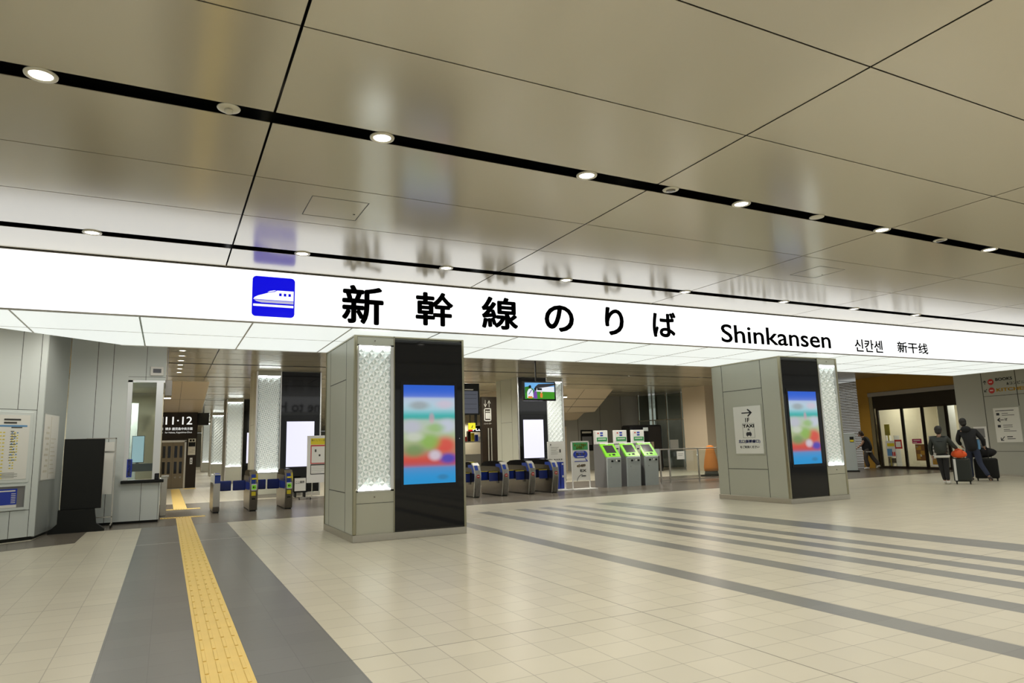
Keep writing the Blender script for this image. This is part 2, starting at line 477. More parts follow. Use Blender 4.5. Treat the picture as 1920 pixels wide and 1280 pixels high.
# ------------------------------------------------------------------ pillars
def pattern_panel(x0, x1, z0, z1, y, nx, nz, depth=.02):
    """pressed glass: every cell is a square split by its diagonals, raised and sunken peaks in turn"""
    b = MB(); dx = (x1-x0)/nx; dz = (z1-z0)/nz
    for i in range(nx):
        for j in range(nz):
            xa, xb, za, zb = x0+i*dx, x0+(i+1)*dx, z0+j*dz, z0+(j+1)*dz
            def Y(ii, jj): return y-depth if (ii+jj) % 2 == 0 else y
            c = [(xa, Y(i, j), za), (xb, Y(i+1, j), za), (xb, Y(i+1, j+1), zb), (xa, Y(i, j+1), zb)]
            mids = [((xa+xb)/2, y-.001, za), (xb, y-.001, (za+zb)/2), ((xa+xb)/2, y-.001, zb), (xa, y-.001, (za+zb)/2)]
            ce = ((xa+xb)/2, y-depth*.72 if (i+j) % 2 == 0 else y-depth*.35, (za+zb)/2)
            V = [b.bm.verts.new(p) for p in (c[0], mids[0], c[1], mids[1], c[2], mids[2], c[3], mids[3])]; C0 = b.bm.verts.new(ce)
            for k in range(8):
                f = b.bm.faces.new((V[k], V[(k+1) % 8], C0)); f.material_index = 1 if (k in (0, 1, 4, 5)) == ((i+j) % 2 == 0) else 0  # light and dark facets alternate, painting in the shading of the relief
    bmesh.ops.recalc_face_normals(b.bm, faces=b.bm.faces[:])
    return b

def screen_mat():
    """blurred advertising picture: soft horizontal bands of colour and soft blobs"""
    m, nt, b = nt_mat('screen_picture')
    tc = nt.nodes.new('ShaderNodeTexCoord'); s = nt.nodes.new('ShaderNodeSeparateXYZ'); nt.links.new(tc.outputs['Generated'], s.inputs[0])
    nz = nt.nodes.new('ShaderNodeTexNoise'); nz.inputs['Scale'].default_value = 2.4; nz.inputs['Detail'].default_value = 1
    mp = nt.nodes.new('ShaderNodeMapping'); mp.inputs['Scale'].default_value = (1, 1, 1.6); nt.links.new(tc.outputs['Generated'], mp.inputs[0]); nt.links.new(mp.outputs[0], nz.inputs['Vector'])
    z = s.outputs[2]
    r = nt.nodes.new('ShaderNodeValToRGB'); r.color_ramp.interpolation = 'B_SPLINE'
    stops = [(0, (.0, .30, .68)), (.155, (.0, .33, .74)), (.19, (.55, .05, .03)), (.26, (.75, .06, .04)), (.33, (.35, .30, .18)), (.42, (.40, .52, .25)),
             (.52, (.48, .58, .36)), (.63, (.55, .62, .55)), (.66, (.02, .42, .36)), (.70, (.05, .52, .52)), (.75, (.42, .68, .78)), (.86, (.62, .70, .82)), (.885, (.01, .12, .75)), (1., (.005, .11, .70))]
    while len(r.color_ramp.elements) < len(stops): r.color_ramp.elements.new(.5)
    for e, (p, c) in zip(r.color_ramp.elements, stops): e.position = p; e.color = (*c, 1)
    nt.links.new(z, r.inputs[0])
    col = r.outputs[0]
    def blob(cx, cz, rx, rz, c, k, col):
        dx = math_node(nt, 'DIVIDE', math_node(nt, 'SUBTRACT', s.outputs[0], cx), rx); dz = math_node(nt, 'DIVIDE', math_node(nt, 'SUBTRACT', z, cz), rz)
        d = math_node(nt, 'SQRT', math_node(nt, 'ADD', math_node(nt, 'MULTIPLY', dx, dx), math_node(nt, 'MULTIPLY', dz, dz)))
        mr = nt.nodes.new('ShaderNodeMapRange'); mr.interpolation_type = 'SMOOTHSTEP'; mr.inputs[1].default_value = .35; mr.inputs[2].default_value = 1.3; mr.inputs[3].default_value = k; mr.inputs[4].default_value = 0
        nt.links.new(d, mr.inputs[0])
        mx = nt.nodes.new('ShaderNodeMix'); mx.data_type = 'RGBA'; mx.inputs[7].default_value = (*c, 1)
        nt.links.new(mr.outputs[0], mx.inputs[0]); nt.links.new(col, mx.inputs[6]); return mx.outputs[2]
    for q in ((.80, .38, .26, .10, (.75, .05, .04), .9), (.50, .42, .22, .09, (.25, .48, .06), .8), (.20, .33, .22, .07, (.12, .30, .08), .7), (.15, .57, .22, .08, (.55, .55, .68), .8),
              (.85, .58, .2, .08, (.6, .64, .8), .8), (.62, .56, .2, .05, (.25, .5, .08), .6), (.86, .245, .2, .06, (.02, .05, .5), .9), (.60, .28, .14, .06, (.7, .68, .8), .8),
              (.30, .79, .22, .05, (.32, .34, .34), .7), (.80, .80, .2, .05, (.75, .55, .68), .6), (.54, .66, .06, .06, (.7, .35, .45), .6), (.2, .47, .2, .05, (.7, .72, .66), .6),
              (.75, .06, .12, .03, (.02, .16, .32), .6)):
        col = blob(*q, col)
    b.inputs['Base Color'].default_value = (.02, .02, .02, 1); nt.links.new(col, b.inputs['Emission Color']); b.inputs['Emission Strength'].default_value = .80
    b.inputs['Roughness'].default_value = .2
screen_mat()
EM('blank_screen', (.80, .80, .97), .95)

def make_pillar(loc, label, mirror, screen, W=1.88, D=2.15, notice=False, nz=23, H=3.225, group='lit pillars'):
    t = thing('pillar', label, 'pillar', loc, 0, group, kind='thing')
    X = (lambda a, b: (W-b, W-a)) if mirror else (lambda a, b: (a, b))
    def bx(b, a, c, y0, y1, z0, z1, **k): q = X(a, c); b.box(q[0], q[1], y0, y1, z0, z1, **k)
    b = MB(); b.box(.012, W-.012, .06, D-.012, .11, H-.002)
    bx(b, .02, .65, .012, .07, .11, .752); bx(b, .02, .65, .012, .07, 3.075, H-.002)
    b.mi = 1
    for xs in (.0105,):
        for y in (.58, 1.80): b.box(xs, xs+.004, y-.007, y+.007, .11, H-.01)
        for z in (.725, 2.56): b.box(xs, xs+.004, .58, 1.80, z-.007, z+.007)
    bx(b, .05, .65, .0105, .014, .575, .582)
    b.build('cladding', ['pillar_panel', 'groove'], t)
    b = MB(); b.box(-.004, W+.004, -.004, D+.004, 0, .11, bev=.004); b.build('base_plinth', 'steel', t)
    b = MB(); bx(b, -.004, .055, -.004, .05, .11, H, bev=.02, seg=3); b.box(-.004 if not mirror else W-.03, .03 if not mirror else W+.004, D-.03, D, .11, H)
    bx(b, W-.035, W+.004, -.004, .06, .11, H, bev=.006); bx(b, .648, .662, .0, .03, .11, H); b.box(0, W, 0, D, H-.022, H-.001)
    b.build('edge_trim', 'bronze_trim', t)
    # lit pressed-glass panel in its frame, lit by led strips hidden at top and bottom
    q = X(.075, .60)
    lf = MB()
    for a, c, z0, z1 in ((.055, .077, .752, 3.075), (.598, .65, .752, 3.075), (.055, .65, .752, .775), (.055, .65, 3.055, 3.075)): bx(lf, a, c, .008, .06, z0, z1)
    fr = lf.build('panel_frame', 'steel_light', t)
    pg = pattern_panel(q[0], q[1], .775, 3.055, .052, 6, nz).build('light_panel', ['pattern_glass', 'pattern_glass_shaded'], t)
    for z in (.776, 3.046):
        b = MB(); bx(b, .08, .595, .012, .028, z, z+.008); b.build('led_strip', 'led_strip', pg)
    a = (q[0]+q[1])/2
    for z in (.67, 3.14): b = MB(); b.tube((a, .013, z), (a, .006, z), .012); b.build('lock', 'steel_dark', t)
    # black glass field with screen
    q = X(.665, W-.037); b = MB(); b.box(q[0], q[1], .008, .06, .135, H-.05); b.box(q[0]+.01, q[1]-.01, .0065, .02, 2.62, 2.635); b.build('glass_field', 'black_glass', t)
    b = MB(); bx(b, .662, W-.035, .02, .06, .11, .135); b.build('glass_base', 'groove', t)
    q = X(.81, 1.70)
    sh = MB(); sh.box(q[0]-.05, q[1]+.05, .001, .009, .77, 2.50); s = sh.build('screen_bezel', 'black_gloss', t)
    b = MB(); b.box(q[0], q[1], -.002, .002, .835, 2.435); b.build('screen', screen, s)
    b = MB(); zz = 1.55; qx = q[1]+.085 if not mirror else q[1]+.16; b.tube((qx, .009, zz), (qx, .004, zz), .008); b.build('keyhole', 'steel_light', t)
    return t


p1 = make_pillar((2.60, 10.63, 0), 'large clad pillar with lit pattern strip left of a picture screen', False, 'screen_picture', group='front pillars')
p2 = make_pillar((12.07, 10.63, 0), 'front pillar with taxi notice and lit strip right of its screen', True, 'screen_picture', group='front pillars')

# taxi notice on the left face of the second pillar
def taxi_notice():
    t = thing('wall_notice', 'white taxi direction notice with arrow on the side of the front pillar', 'notice', (12.07+.0105, 10.63+1.49, 0), -PI/2)
    # local x runs toward the viewer, local -y looks to the left
    b = MB(); b.box(-.03, .87, -.012, 0, 1.05, 2.20, bev=.004); b.build('frame', 'pillar_panel', t)
    b = MB(); b.box(.0, .84, -.014, -.002, 1.08, 2.17); b.build('sheet', 'white_paper', t)
    y = -.0142
    b = MB(); b.box(.26, .56, y-.003, y, 2.005, 2.03); b.prism([(.58, 2.0175), (.46, 2.11), (.43, 2.09), (.525, 2.0175), (.43, 1.945), (.46, 1.925)], 'y', y-.003, y); b.build('arrow', 'dark_text', t)
    text('lettering', '1F', .36, .48, 1.80, 1.90, y, 'dark_text', t, bold=.02)
    text('lettering', 'TAXI', .27, .61, 1.675, 1.75, y, 'dark_text', t, bold=.035)
    b = MB()   # taxi seen from the front
    b.prism([(.36, 1.49), (.36, 1.55), (.385, 1.565), (.41, 1.625), (.47, 1.625), (.495, 1.565), (.52, 1.55), (.52, 1.49), (.50, 1.49), (.50, 1.47), (.475, 1.47), (.475, 1.49), (.405, 1.49), (.405, 1.47), (.38, 1.47), (.38, 1.49)], 'y', y-.003, y)
    b.box(.415, .465, y-.003, y, 1.632, 1.652); b.build('taxi_symbol', 'dark_text', t)
    b = MB(); b.box(.40, .48, y-.005, y-.003, 1.57, 1.61); b.build('windscreen', 'white_paper', t)
    b = MB()
    for a, c, d, e in ((.26, .62, 1.765, 1.77), (.26, .62, 1.44, 1.445), (.26, .265, 1.44, 1.77), (.615, .62, 1.44, 1.77)): b.box(a, c, y-.002, y, d, e)
    b.build('pictogram_border', 'groove', t)
    text('lettering', '北口(新幹線口)', .10, .76, 1.31, 1.40, y, 'blue_sign', t, bold=.03)
    text('lettering', 'をご利用ください', .14, .72, 1.20, 1.26, y, 'dark_text', t, bold=.015)
taxi_notice()

# pillars beyond the gates
def rear_build(loc, label, mirror, D=1.9):
    W, H = 2.04, 4.0
    t = thing('pillar', label, 'pillar', loc, 0, 'pillars beyond the gates', kind='thing')
    X = (lambda a, b: (W-b, W-a)) if mirror else (lambda a, b: (a, b))
    def bx(b, a, c, y0, y1, z0, z1, **k): q = X(a, c); b.box(q[0], q[1], y0, y1, z0, z1, **k)
    b = MB(); b.box(.012, W-.012, .07, D, .11, H-.002); bx(b, .02, .75, .012, .08, .11, .78); bx(b, .02, .75, .012, .08, 3.86, H-.002)
    b.mi = 1
    for y in (.55, 1.5): b.box(.0105, .013, y-.006, y+.006, .11, H-.01)
    b.box(.0105, .013, .55, 1.5, 2.3, 2.31)
    b.build('cladding', ['pillar_panel', 'groove'], t)
    b = MB(); b.box(-.004, W+.004, -.004, D+.004, 0, .11, bev=.004); b.build('base_plinth', 'steel', t)
    b = MB(); bx(b, -.004, .06, -.004, .05, .11, H, bev=.02, seg=3); bx(b, W-.04, W+.004, -.004, .06, .11, H, bev=.006); bx(b, .745, .775, .0, .03, .11, H); b.build('edge_trim', 'steel_light', t)
    q = X(.07, .735)
    b = MB(); bx(b, .058, .75, .008, .06, .755, .79); bx(b, .058, .75, .008, .06, 3.845, 3.87); b.build('panel_frame', 'steel_light', t)
    pg = pattern_panel(q[0], q[1], .79, 3.845, .055, 7, 31).build('light_panel', ['pattern_glass', 'pattern_glass_shaded'], t)
    for z in (.792, 3.833):
        b = MB(); bx(b, .08, .73, .012, .028, z, z+.010); b.build('led_strip', 'led_strip', pg)
    q = X(.78, W-.042); b = MB(); b.box(q[0], q[1], .008, .06, .13, H-.02); b.build('glass_field', 'black_glass', t)
    q = X(.96, 1.83); b = MB(); b.box(q[0]-.09, q[1]+.05, .001, .009, .82, 2.55); s = b.build('screen_bezel', 'black_gloss', t)
    b = MB(); b.box(q[0], q[1], -.003, .002, .93, 2.375); b.build('screen', 'blank_screen', s)
    return t
rear_build((2.475, 22.9, 0), 'tall pillar behind the left ticket gates with a blank white screen', False)
rear_build((11.85, 22.9, 0), 'pillar behind the hanging television with a blank white screen', True)
rear_build((2.48, 35.1, 0), 'third pillar back, just right of the lift, lit strip glowing', False)
rear_build((2.50, 47.4, 0), 'fourth pillar back along the passage beyond the lift', False)
rear_build((2.52, 59.6, 0), 'fifth and farther pillar along the passage beyond the lift', False)

# ------------------------------------------------------------------ station office on the left
def wallthing(name, loc, rotz): 
    o = link(name, None, None, loc, rotz); o['kind'] = 'structure'; return o
RB = math.atan2(.566, .824)
def left_walls():
    # map-board wall, metal return and office front
    W1 = (-2.025, 14.82, 0)
    b = MB(); b.box(-3.2, 0, 0, .15, .06, 4.0)
    b.mi = 1
    for x in (-.10, -.414, -.85, -1.5): b.box(x-.004, x+.004, -.0015, .01, 2.27, 4.0)
    for z in (2.27,): b.box(-3.2, -.10, -.0015, .01, z-.004, z+.004)
    for x in (-.10, -.405, -1.1): b.box(x-.004, x+.004, -.0015, .01, .06, .52)
    b.box(-3.2, -.10, -.0015, .01, .516, .524); b.box(-.104, -.096, -.0015, .01, .52, 2.27)
    b.mi = 2; b.box(-3.2, -.01, .02, .1, 0, .06)
    b.build('wall_left', ['wall_panel', 'groove', 'black_matte'], loc=W1, rotz=RB, kind='structure')
    R2 = math.atan2(1.78, .155); L = math.hypot(1.78, .155)
    b = MB(); b.box(.0, L, 0, .1, .05, 4.0); b.mi = 1; b.box(-.0, .035, -.006, .02, .05, 4.0); b.mi = 2; b.box(0, L, .02, .09, 0, .05)
    b.build('wall_left', [M('brushed_panel', (.40, .43, .42), .3, metal=.35, noise=.04, nscale=3), 'wall_panel', 'black_matte'], loc=W1, rotz=R2, kind='structure')
    Y = 16.60
    b = MB(); yw = 16.75
    b.box(-1.87, -.80, Y+.15, Y+.30, .05, 4.0); b.box(-.80, -.085, Y+.15, Y+.30, .05, .86); b.box(-.80, -.085, Y+.15, Y+.30, 3.03, 4.0)
    b.box(-.115, -.085, Y+.30, 19.2, .05, .86); b.box(-.115, -.085, Y+.30, 19.2, 3.03, 4.0)
    b.mi = 1
    yf = Y+.149
    for x in (-1.387, -1.095): b.box(x-.005, x+.005, yf, yf+.01, .05, 4.0)
    b.box(-.445, -.437, yf, yf+.01, .05, .86); b.box(-.115, -.108, yf, yf+.01, .05, .86); b.box(-.47, -.462, yf, yf+.01, 3.03, 4.0); b.box(-.80, -.085, yf, yf+.01, 3.10, 3.107)
    b.mi = 2; b.box(-1.87, -.10, Y+.18, 19.1, 0, .05)
    b.build('wall_office', ['wall_panel', 'groove', 'black_matte'], kind='structure')
    # office interior
    b = MB(); b.box(-3.0, -.12, 20.5, 20.6, 0, 3.2); b.box(-3.1, -3.0, 17, 20.6, 0, 3.2); b.box(-3.0, -.12, Y+.30, 20.5, 3.05, 3.15)
    b.build('wall_office_interior', 'shop_inner', kind='structure')
    L = bpy.data.lights.new('office_lamp', 'AREA'); L.energy = 90; L.size = .8; L.color = (.95, 1, .95)
    lo = bpy.data.objects.new('office_lamp', L); COL.objects.link(lo); lo.location = (-1.2, 18.6, 3.0)
left_walls()

def left_fittings():
    W1 = (-2.025, 14.82, 0)
    t = thing('map_board', 'framed white fare map board on the pale panelled wall, rows of coloured dots', 'map board', W1, RB)
    b = MB(); b.box(-3.0, -.155, -.02, 0, 1.0, 2.225, bev=.006); b.build('frame', 'wall_panel', t)
    b = MB(); b.box(-2.95, -.21, -.024, -.004, 1.06, 2.17); b.mi = 1
    for k in range(2): b.box(-.62, -.36-.06*k, -.027, -.0235, 2.075-.055*k, 2.105-.055*k)
    b.box(-.50, -.33, -.027, -.0235, 1.945, 1.962)
    for k in range(12): b.box(-.505, -.45+.02*((k*7) % 3), -.026, -.0235, 1.88-.045*k, 1.892-.045*k)
    for k in range(5): b.box(-.75, -.40+.05*(k % 2), -.026, -.0235, 1.17-.02*k, 1.175-.02*k)
    sh = b.build('map_sheet', ['white_paper', 'groove'], t)
    for nm, mt, off in (('yellow_dots', 'yellow_plastic', 0), ('blue_dots', 'light_blue', 1)):
        b = MB()
        for r in range(14):
            n = 3+((r*5) % 5) if r < 11 else 2
            for c in range(n):
                if ((r+2*c) % 4 == 0) == (off == 1):
                    x = -.49+.042*c; z = 1.855-.047*r; b.box(x, x+.022, -.027, -.0235, z, z+.016)
            for c in range(3): 
                if off == 0: b.box(-.72+.05*c, -.69+.05*c, -.027, -.0235, 1.86-.06*r, 1.876-.06*r)
        b.build(nm, mt, sh)
    b = MB(); b.box(-.72, -.25, -.0262, -.0235, 1.965, 1.995); b.build('title_band', 'light_blue', sh)
    t = thing('leaflet_rack', 'recessed leaflet shelf holding blue leaflets below the fare map board', 'leaflet rack', W1, RB)
    b = MB()
    for x0, x1, z0, z1 in ((-1.6, -.155, .94, .975), (-1.6, -.155, .535, .575), (-.20, -.155, .575, .94)): b.box(x0, x1, -.02, 0, z0, z1)
    b.build('frame', 'wall_panel', t)
    b = MB(); b.box(-1.6, -.20, -.004, -.001, .575, .94); b.build('back_panel', 'kiosk_side', t)
    for k, x in enumerate((-.61, -.92)):
        l = thing('leaflet', ['blue leaflet in the wall rack, the one nearest the corner', 'blue leaflet in the wall rack, cut by the edge of the photo'][k], 'leaflet', (W1[0]+x*math.cos(RB), W1[1]+x*math.sin(RB), .58), RB, 'leaflets in the wall rack')
        b = MB(); b.box(0, .29, -.012, -.006, 0, .32); b.build('cover', 'blue_sign', l)
        b = MB(); b.box(0, .29, -.014, -.012, 0, .05); b.box(.02, .26, -.014, -.012, .275, .295)
        for q in range(6): b.box(.20, .27, -.014, -.012, .08+.03*q, .09+.03*q)
        b.build('print', 'white_paper', l)
    R2 = math.atan2(1.78, .155)
    t = thing('poster', 'white map poster on the brushed metal wall return', 'poster', W1, R2)
    b = MB(); b.box(.13, 1.19, -.01, 0, 1.02, 2.21); b.build('sheet', 'white_paper', t)
    b = MB(); b.box(.115, 1.205, -.008, -.0, 1.005, 1.02); b.box(.115, 1.205, -.008, 0, 2.21, 2.225); b.box(.115, .13, -.008, 0, 1.02, 2.21); b.box(1.19, 1.205, -.008, 0, 1.02, 2.21); b.build('frame', 'steel_light', t)
    b = MB(); b.box(.60, .63, -.0115, -.01, 1.04, 2.18)
    for k in range(9): b.box(.25+.06*(k % 3), .52, -.0115, -.01, 1.15+.1*k, 1.19+.1*k); b.box(.70, 1.05-.05*(k % 4), -.0115, -.01, 1.12+.08*k, 1.14+.08*k)
    b.build('print', 'lamp_ring', t)
    # ticket window
    Y = 16.75
    t = thing('ticket_window', 'steel framed ticket window with black counter at the office corner', 'ticket window', (-.80, Y, .86))
    b = MB(); b.box(.0, .09, -.005, .15, .04, 2.17); b.box(.55, .685, .0, .15, .04, 2.17); b.box(0, .715, -.005, .15, 2.13, 2.17); b.build('frame', 'steel_light', t)
    b = MB(); b.box(.09, .55, .07, .078, .05, 2.13); b.box(.70, .705, .15, 2.3, .04, 2.16); b.build('pane', 'tinted_glass', t)
    b = MB(); b.box(-.03, .78, -.10, .3, -.03, .035, bev=.01); b.build('counter', 'black_matte', t)
    t = thing('notice', 'blue vertical camera notice with white characters on the ticket window', 'notice', (-.735, Y-.012, .96))
    b = MB(); b.box(0, .10, 0, .006, 0, .38); b.build('plate', 'blue_sign', t)
    text('lettering', '防\n犯\nカ\nメ\nラ\n作\n動\n中', .02, .08, .015, .365, -.0005, 'white_paint', t, bold=.02)
    t = thing('wall_display', 'small white control box with dark display above the ticket window', 'control box', (-.385, Y, 3.135))
    b = MB(); b.box(0, .255, -.05, 0, 0, .20, bev=.008); b.build('casing', 'white_paint', t)
    b = MB(); b.box(.05, .21, -.053, -.05, .06, .15); b.build('display', 'screen_dark', t)
    t = thing('office_monitor', 'bright white monitor inside the ticket office', 'monitor', (-.72, 18.2, 1.25))
    b = MB(); b.box(0, .26, 0, .04, 0, .62); b.build('casing', 'black_matte', t)
    b = MB(); b.box(.01, .25, -.003, 0, .01, .61); b.build('screen', EM('office_screen', (.6, .85, 1.), .9), t)
    b = MB(); b.box(-.2, .5, -.1, .3, -.2, -.02); b.box(.1, .16, .01, .03, -.02, .02); b.build('stand', 'kiosk_side', t)
    t = thing('office_locker', 'tall pale cabinet inside the office behind the window glass', 'cabinet', (-.9, 19.2, 0))
    b = MB(); b.box(0, .24, 0, .5, 0, 2.7); b.build('body', 'white_paint', t)
    t = thing('card_reader', 'small black card terminal on the ticket counter', 'card terminal', (-.20, Y-.09, .897))
    b = MB(); b.box(0, .09, 0, .08, 0, .13, bev=.01); b.build('body', 'black_gloss', t)
    t = thing('hanging_box', 'dark box hung beside the top of the ticket window', 'display box', (-.085, 17.4, 2.75))
    b = MB(); b.box(0, .14, 0, .3, 0, .36, bev=.006); b.build('body', 'steel_dark', t)
    b = MB(); b.box(.02, .04, .02, .28, .36, 1.25); b.build('bracket', 'steel_dark', t)
    t = thing('fence_post', 'grey steel cabinet post standing behind the ticket office corner', 'post', (-.075, 18.2, 0))
    b = MB(); b.box(0, .13, 0, .4, 0, .90, bev=.01); b.build('body', 'steel', t)
    b = MB(); b.box(-.0, .16, -.03, .4, .90, .93, bev=.006); b.build('cap', 'white_paint', t)
    # black display panel on feet
    t = thing('display_board', 'black blank display board on a black cloth base before the office wall', 'display board', (-1.74, 15.55, 0), .05)
    b = MB(); b.box(0, .66, .0, .07, .43, 1.755, bev=.008); b.build('panel', 'black_matte', t)
    b = MB(); b.box(-.006, .0, -.004, .074, .43, 1.76); b.box(.66, .666, -.004, .074, .43, 1.76); b.box(0, .66, -.004, .074, 1.755, 1.762); b.build('frame', 'steel_dark', t)
    b = MB(); b.prism([(-.03, .43), (.56, .43), (.60, .15), (.74, .04), (.74, .0), (-.17, .0), (-.17, .04), (-.03, .18)], 'y', -.06, .14); b.build('base_cloth', 'black_matte', t)
    t = thing('whiteboard', 'narrow white board on a wheeled steel stand behind the black display board', 'whiteboard', (-1.12, 16.15, 0))
    b = MB(); b.box(-.3, .175, 0, .02, .66, 1.70); b.build('board', 'white_paper', t)
    b = MB()
    for x in (-.32, .185): b.box(x, x+.022, -.01, .03, .08, 1.78)
    b.box(-.32, .207, -.01, .03, 1.76, 1.785); b.box(-.32, .207, -.01, .03, .2, .22); b.box(-.1, .185, -.012, .0, 1.50, 1.52)
    b.build('stand', 'steel', t)
    for x in (-.31, .196):
        b = MB(); b.box(x-.012, x+.012, -.22, .22, .06, .085); b.build('foot', 'steel', t)
        for y in (-.2, .2):
            b = MB(); b.tube((x-.012, y, .03), (x+.012, y, .03), .03, seg=14); b.build('caster', 'black_matte', t)
left_fittings()

# ------------------------------------------------------------------ ticket gates
def gate_mesh(t, left, w=.19, L=1.62):
    """cabinet running away from the viewer; front at y=0, x from 0 to w"""
    prof = [(.10, .03), (.06, .2), (.02, .42), (.0, .60), (.02, .75), (.07, .83), (L-.05, .83), (L, .6), (L-.06, .03)]
    b = MB(); b.prism(prof, 'x', .012, w-.012); b.build('body', 'steel_dark' if not left else 'steel', t)
    b = MB(); b.box(.02, w-.02, .12, L-.1, 0, .05); b.build('plinth', 'black_matte', t)
    fr = [(.10, .03), (.06, .2), (.02, .42), (.0, .60), (.02, .75), (.10, .88), (.22, .955)]
    inner = [(y+.05, z-.012) for y, z in fr][::-1]
    b = MB(); b.prism(fr+inner, 'x', 0, w); b.build('front_cap', 'steel_light' if not left else 'steel', t)
    arch = [(.13, .83), (.16, .90), (.25, .955), (.45, .985), (.9, .985), (1.3, .965), (L-.12, .91), (L-.02, .83)]
    b = MB(); b.prism(arch, 'x', .02, w-.02); b.build('top_cover', 'black_gloss', t)
    return t
def right_gate(loc, label):
    t = thing('ticket_gate', label, 'ticket gate', loc, 0, 'exit side ticket gates')
    gate_mesh(t, False)
    b = MB(); b.prism([(.06, .66), (.05, .76), (.12, .86), (.22, .91), (.5, .90), (.5, .83), (.25, .80), (.18, .66)], 'x', .004, .016)
    b.prism([(.012, .63), (.022, .76), (.10, .885), (.11, .875), (.03, .755), (.02, .63)], 'x', .02, .12); b.build('side_panel', 'blue_panel', t)
    b = MB(); b.tube((.10, .0, .585), (.10, -.008, .585), .05, seg=24); ind = b.build('stop_indicator', 'red_plastic', t)
    b = MB(); b.box(.068, .132, -.0105, -.008, .575, .596); b.build('stop_bar', 'white_paint', ind)
    for s in (.35, 1.05):
        b = MB(); b.box(-.27, .012, s, s+.03, .42, .665, bev=.008); fl = b.build('flap', 'blue_plastic', t)
        b = MB(); b.box(-.27, .0, s-.003, s+.033, .665, .682); b.build('flap_edge', 'yellow_plastic', fl)
    b = MB(); b.box(.0, .012, .32, .46, .36, .69, bev=.004); b.build('hinge_cover', 'black_gloss', t)
    return t
g0 = right_gate((7.70, 17.6, 0), 'steel ticket gate with red stop sign, beside the front pillar')
for x, l in ((8.56, 'second steel ticket gate with red stop sign from the front pillar'), (9.42, 'third steel ticket gate with red stop sign from the front pillar'),
             (10.20, 'last steel ticket gate with red stop sign, next to the blue and white board')):
    dup(g0, (x, 17.57, 0), l)

def left_gate(loc, label):
    t = thing('ticket_gate', label, 'ticket gate', loc, 0, 'entry side ticket gates')
    gate_mesh(t, True, w=.185)
    b = MB(); b.prism([(.02, .50), (.02, .68), (1.45, .68), (1.45, .50)], 'x', .004, .0125); b.prism([(.10, .70), (.14, .82), (.30, .82), (.30, .70)], 'x', .004, .0125); b.build('side_band', 'blue_plastic', t)
    b = MB(); b.prism([(.0, .60), (.02, .76), (.09, .88), (.095, .874), (.03, .75), (.012, .60)], 'x', .03, .125); b.build('reader_panel', 'blue_panel', t)
    b = MB(); b.prism([(.0, .70), (.018, .762), (.095, .893), (.105, .886), (.03, .752), (.012, .70)], 'x', .155, .175); b.build('yellow_edge', 'yellow_plastic', t)
    b = MB(); b.prism([(.012, .765), (.03, .80), (.042, .79), (.024, .758)], 'x', .04, .145); b.build('yellow_label', 'yellow_plastic', t)
    b = MB(); b.box(.03, .155, -.012, .012, .50, .655, bev=.004); p = b.build('arrow_display', 'white_paint', t)
    b = MB(); b.box(.045, .14, -.015, -.012, .525, .63); b.build('arrow_field', 'lime', p)
    b = MB(); b.prism([(.055, .578), (.09, .61), (.10, .60), (.085, .584), (.132, .584), (.132, .571), (.085, .571), (.10, .556), (.09, .546)], 'y', -.018, -.015); b.build('arrow', 'black_matte', p)
    b = MB(); b.box(.04, .135, -.003, .02, .375, .47); b.build('yellow_sticker', 'yellow_plastic', t)
    b = MB(); b.box(.05, .13, .018, .03, .285, .31); b.build('ticket_slot', 'black_matte', t)
    return t
g1 = left_gate((1.855, 17.85, 0), 'steel ticket gate with green arrow, middle one of the entry lane')
dup(g1, (2.68, 17.85, 0), 'steel ticket gate with green arrow nearest the front pillar')
def end_gate():
    t = thing('ticket_gate', 'slim ticket gate end post with blue top beside the yellow guide strip', 'ticket gate', (1.05, 18.05, 0), 0, 'entry side ticket gates')
    prof = [(.04, .03), (.0, .15), (.0, .70), (1.3, .70), (1.35, .15), (1.3, .03)]
    b = MB(); b.prism(prof, 'x', 0, .15); b.build('body', 'steel', t)
    b = MB(); b.box(.015, .135, .05, 1.2, 0, .05); b.build('plinth', 'black_matte', t)
    b = MB(); b.prism([(-.003, .70), (-.003, .86), (.03, .90), (.5, .93), (.5, .70)], 'x', .025, .152); b.build('top_panel', 'blue_panel', t)
    b = MB(); b.box(-.008, .024, -.006, .08, .68, .95, bev=.006); b.box(.0, .15, .08, 1.3, .70, .90); b.box(.026, .15, -.006, .1, .895, .91); b.build('edge_cap', 'white_paint', t)
    return t
end_gate()
def lane_flaps(x0, x1, y, label):
    t = thing('gate_flap', label, 'gate flap', (x0, y, 0), 0, 'closed gate flaps')
    m = (x1-x0)/2
    for a, c in ((0.004, m-.02), (m+.02, x1-x0-.004)):
        b = MB(); b.box(a, c, 0, .03, .47, .72, bev=.02, seg=3); b.build('flap_leaf', 'blue_plastic', t)
lane_flaps(1.205, 1.86, 18.9, 'blue closed flaps between the end post and the middle entry gate')
lane_flaps(2.045, 2.685, 18.9, 'blue closed flaps between the two gates with green arrows')

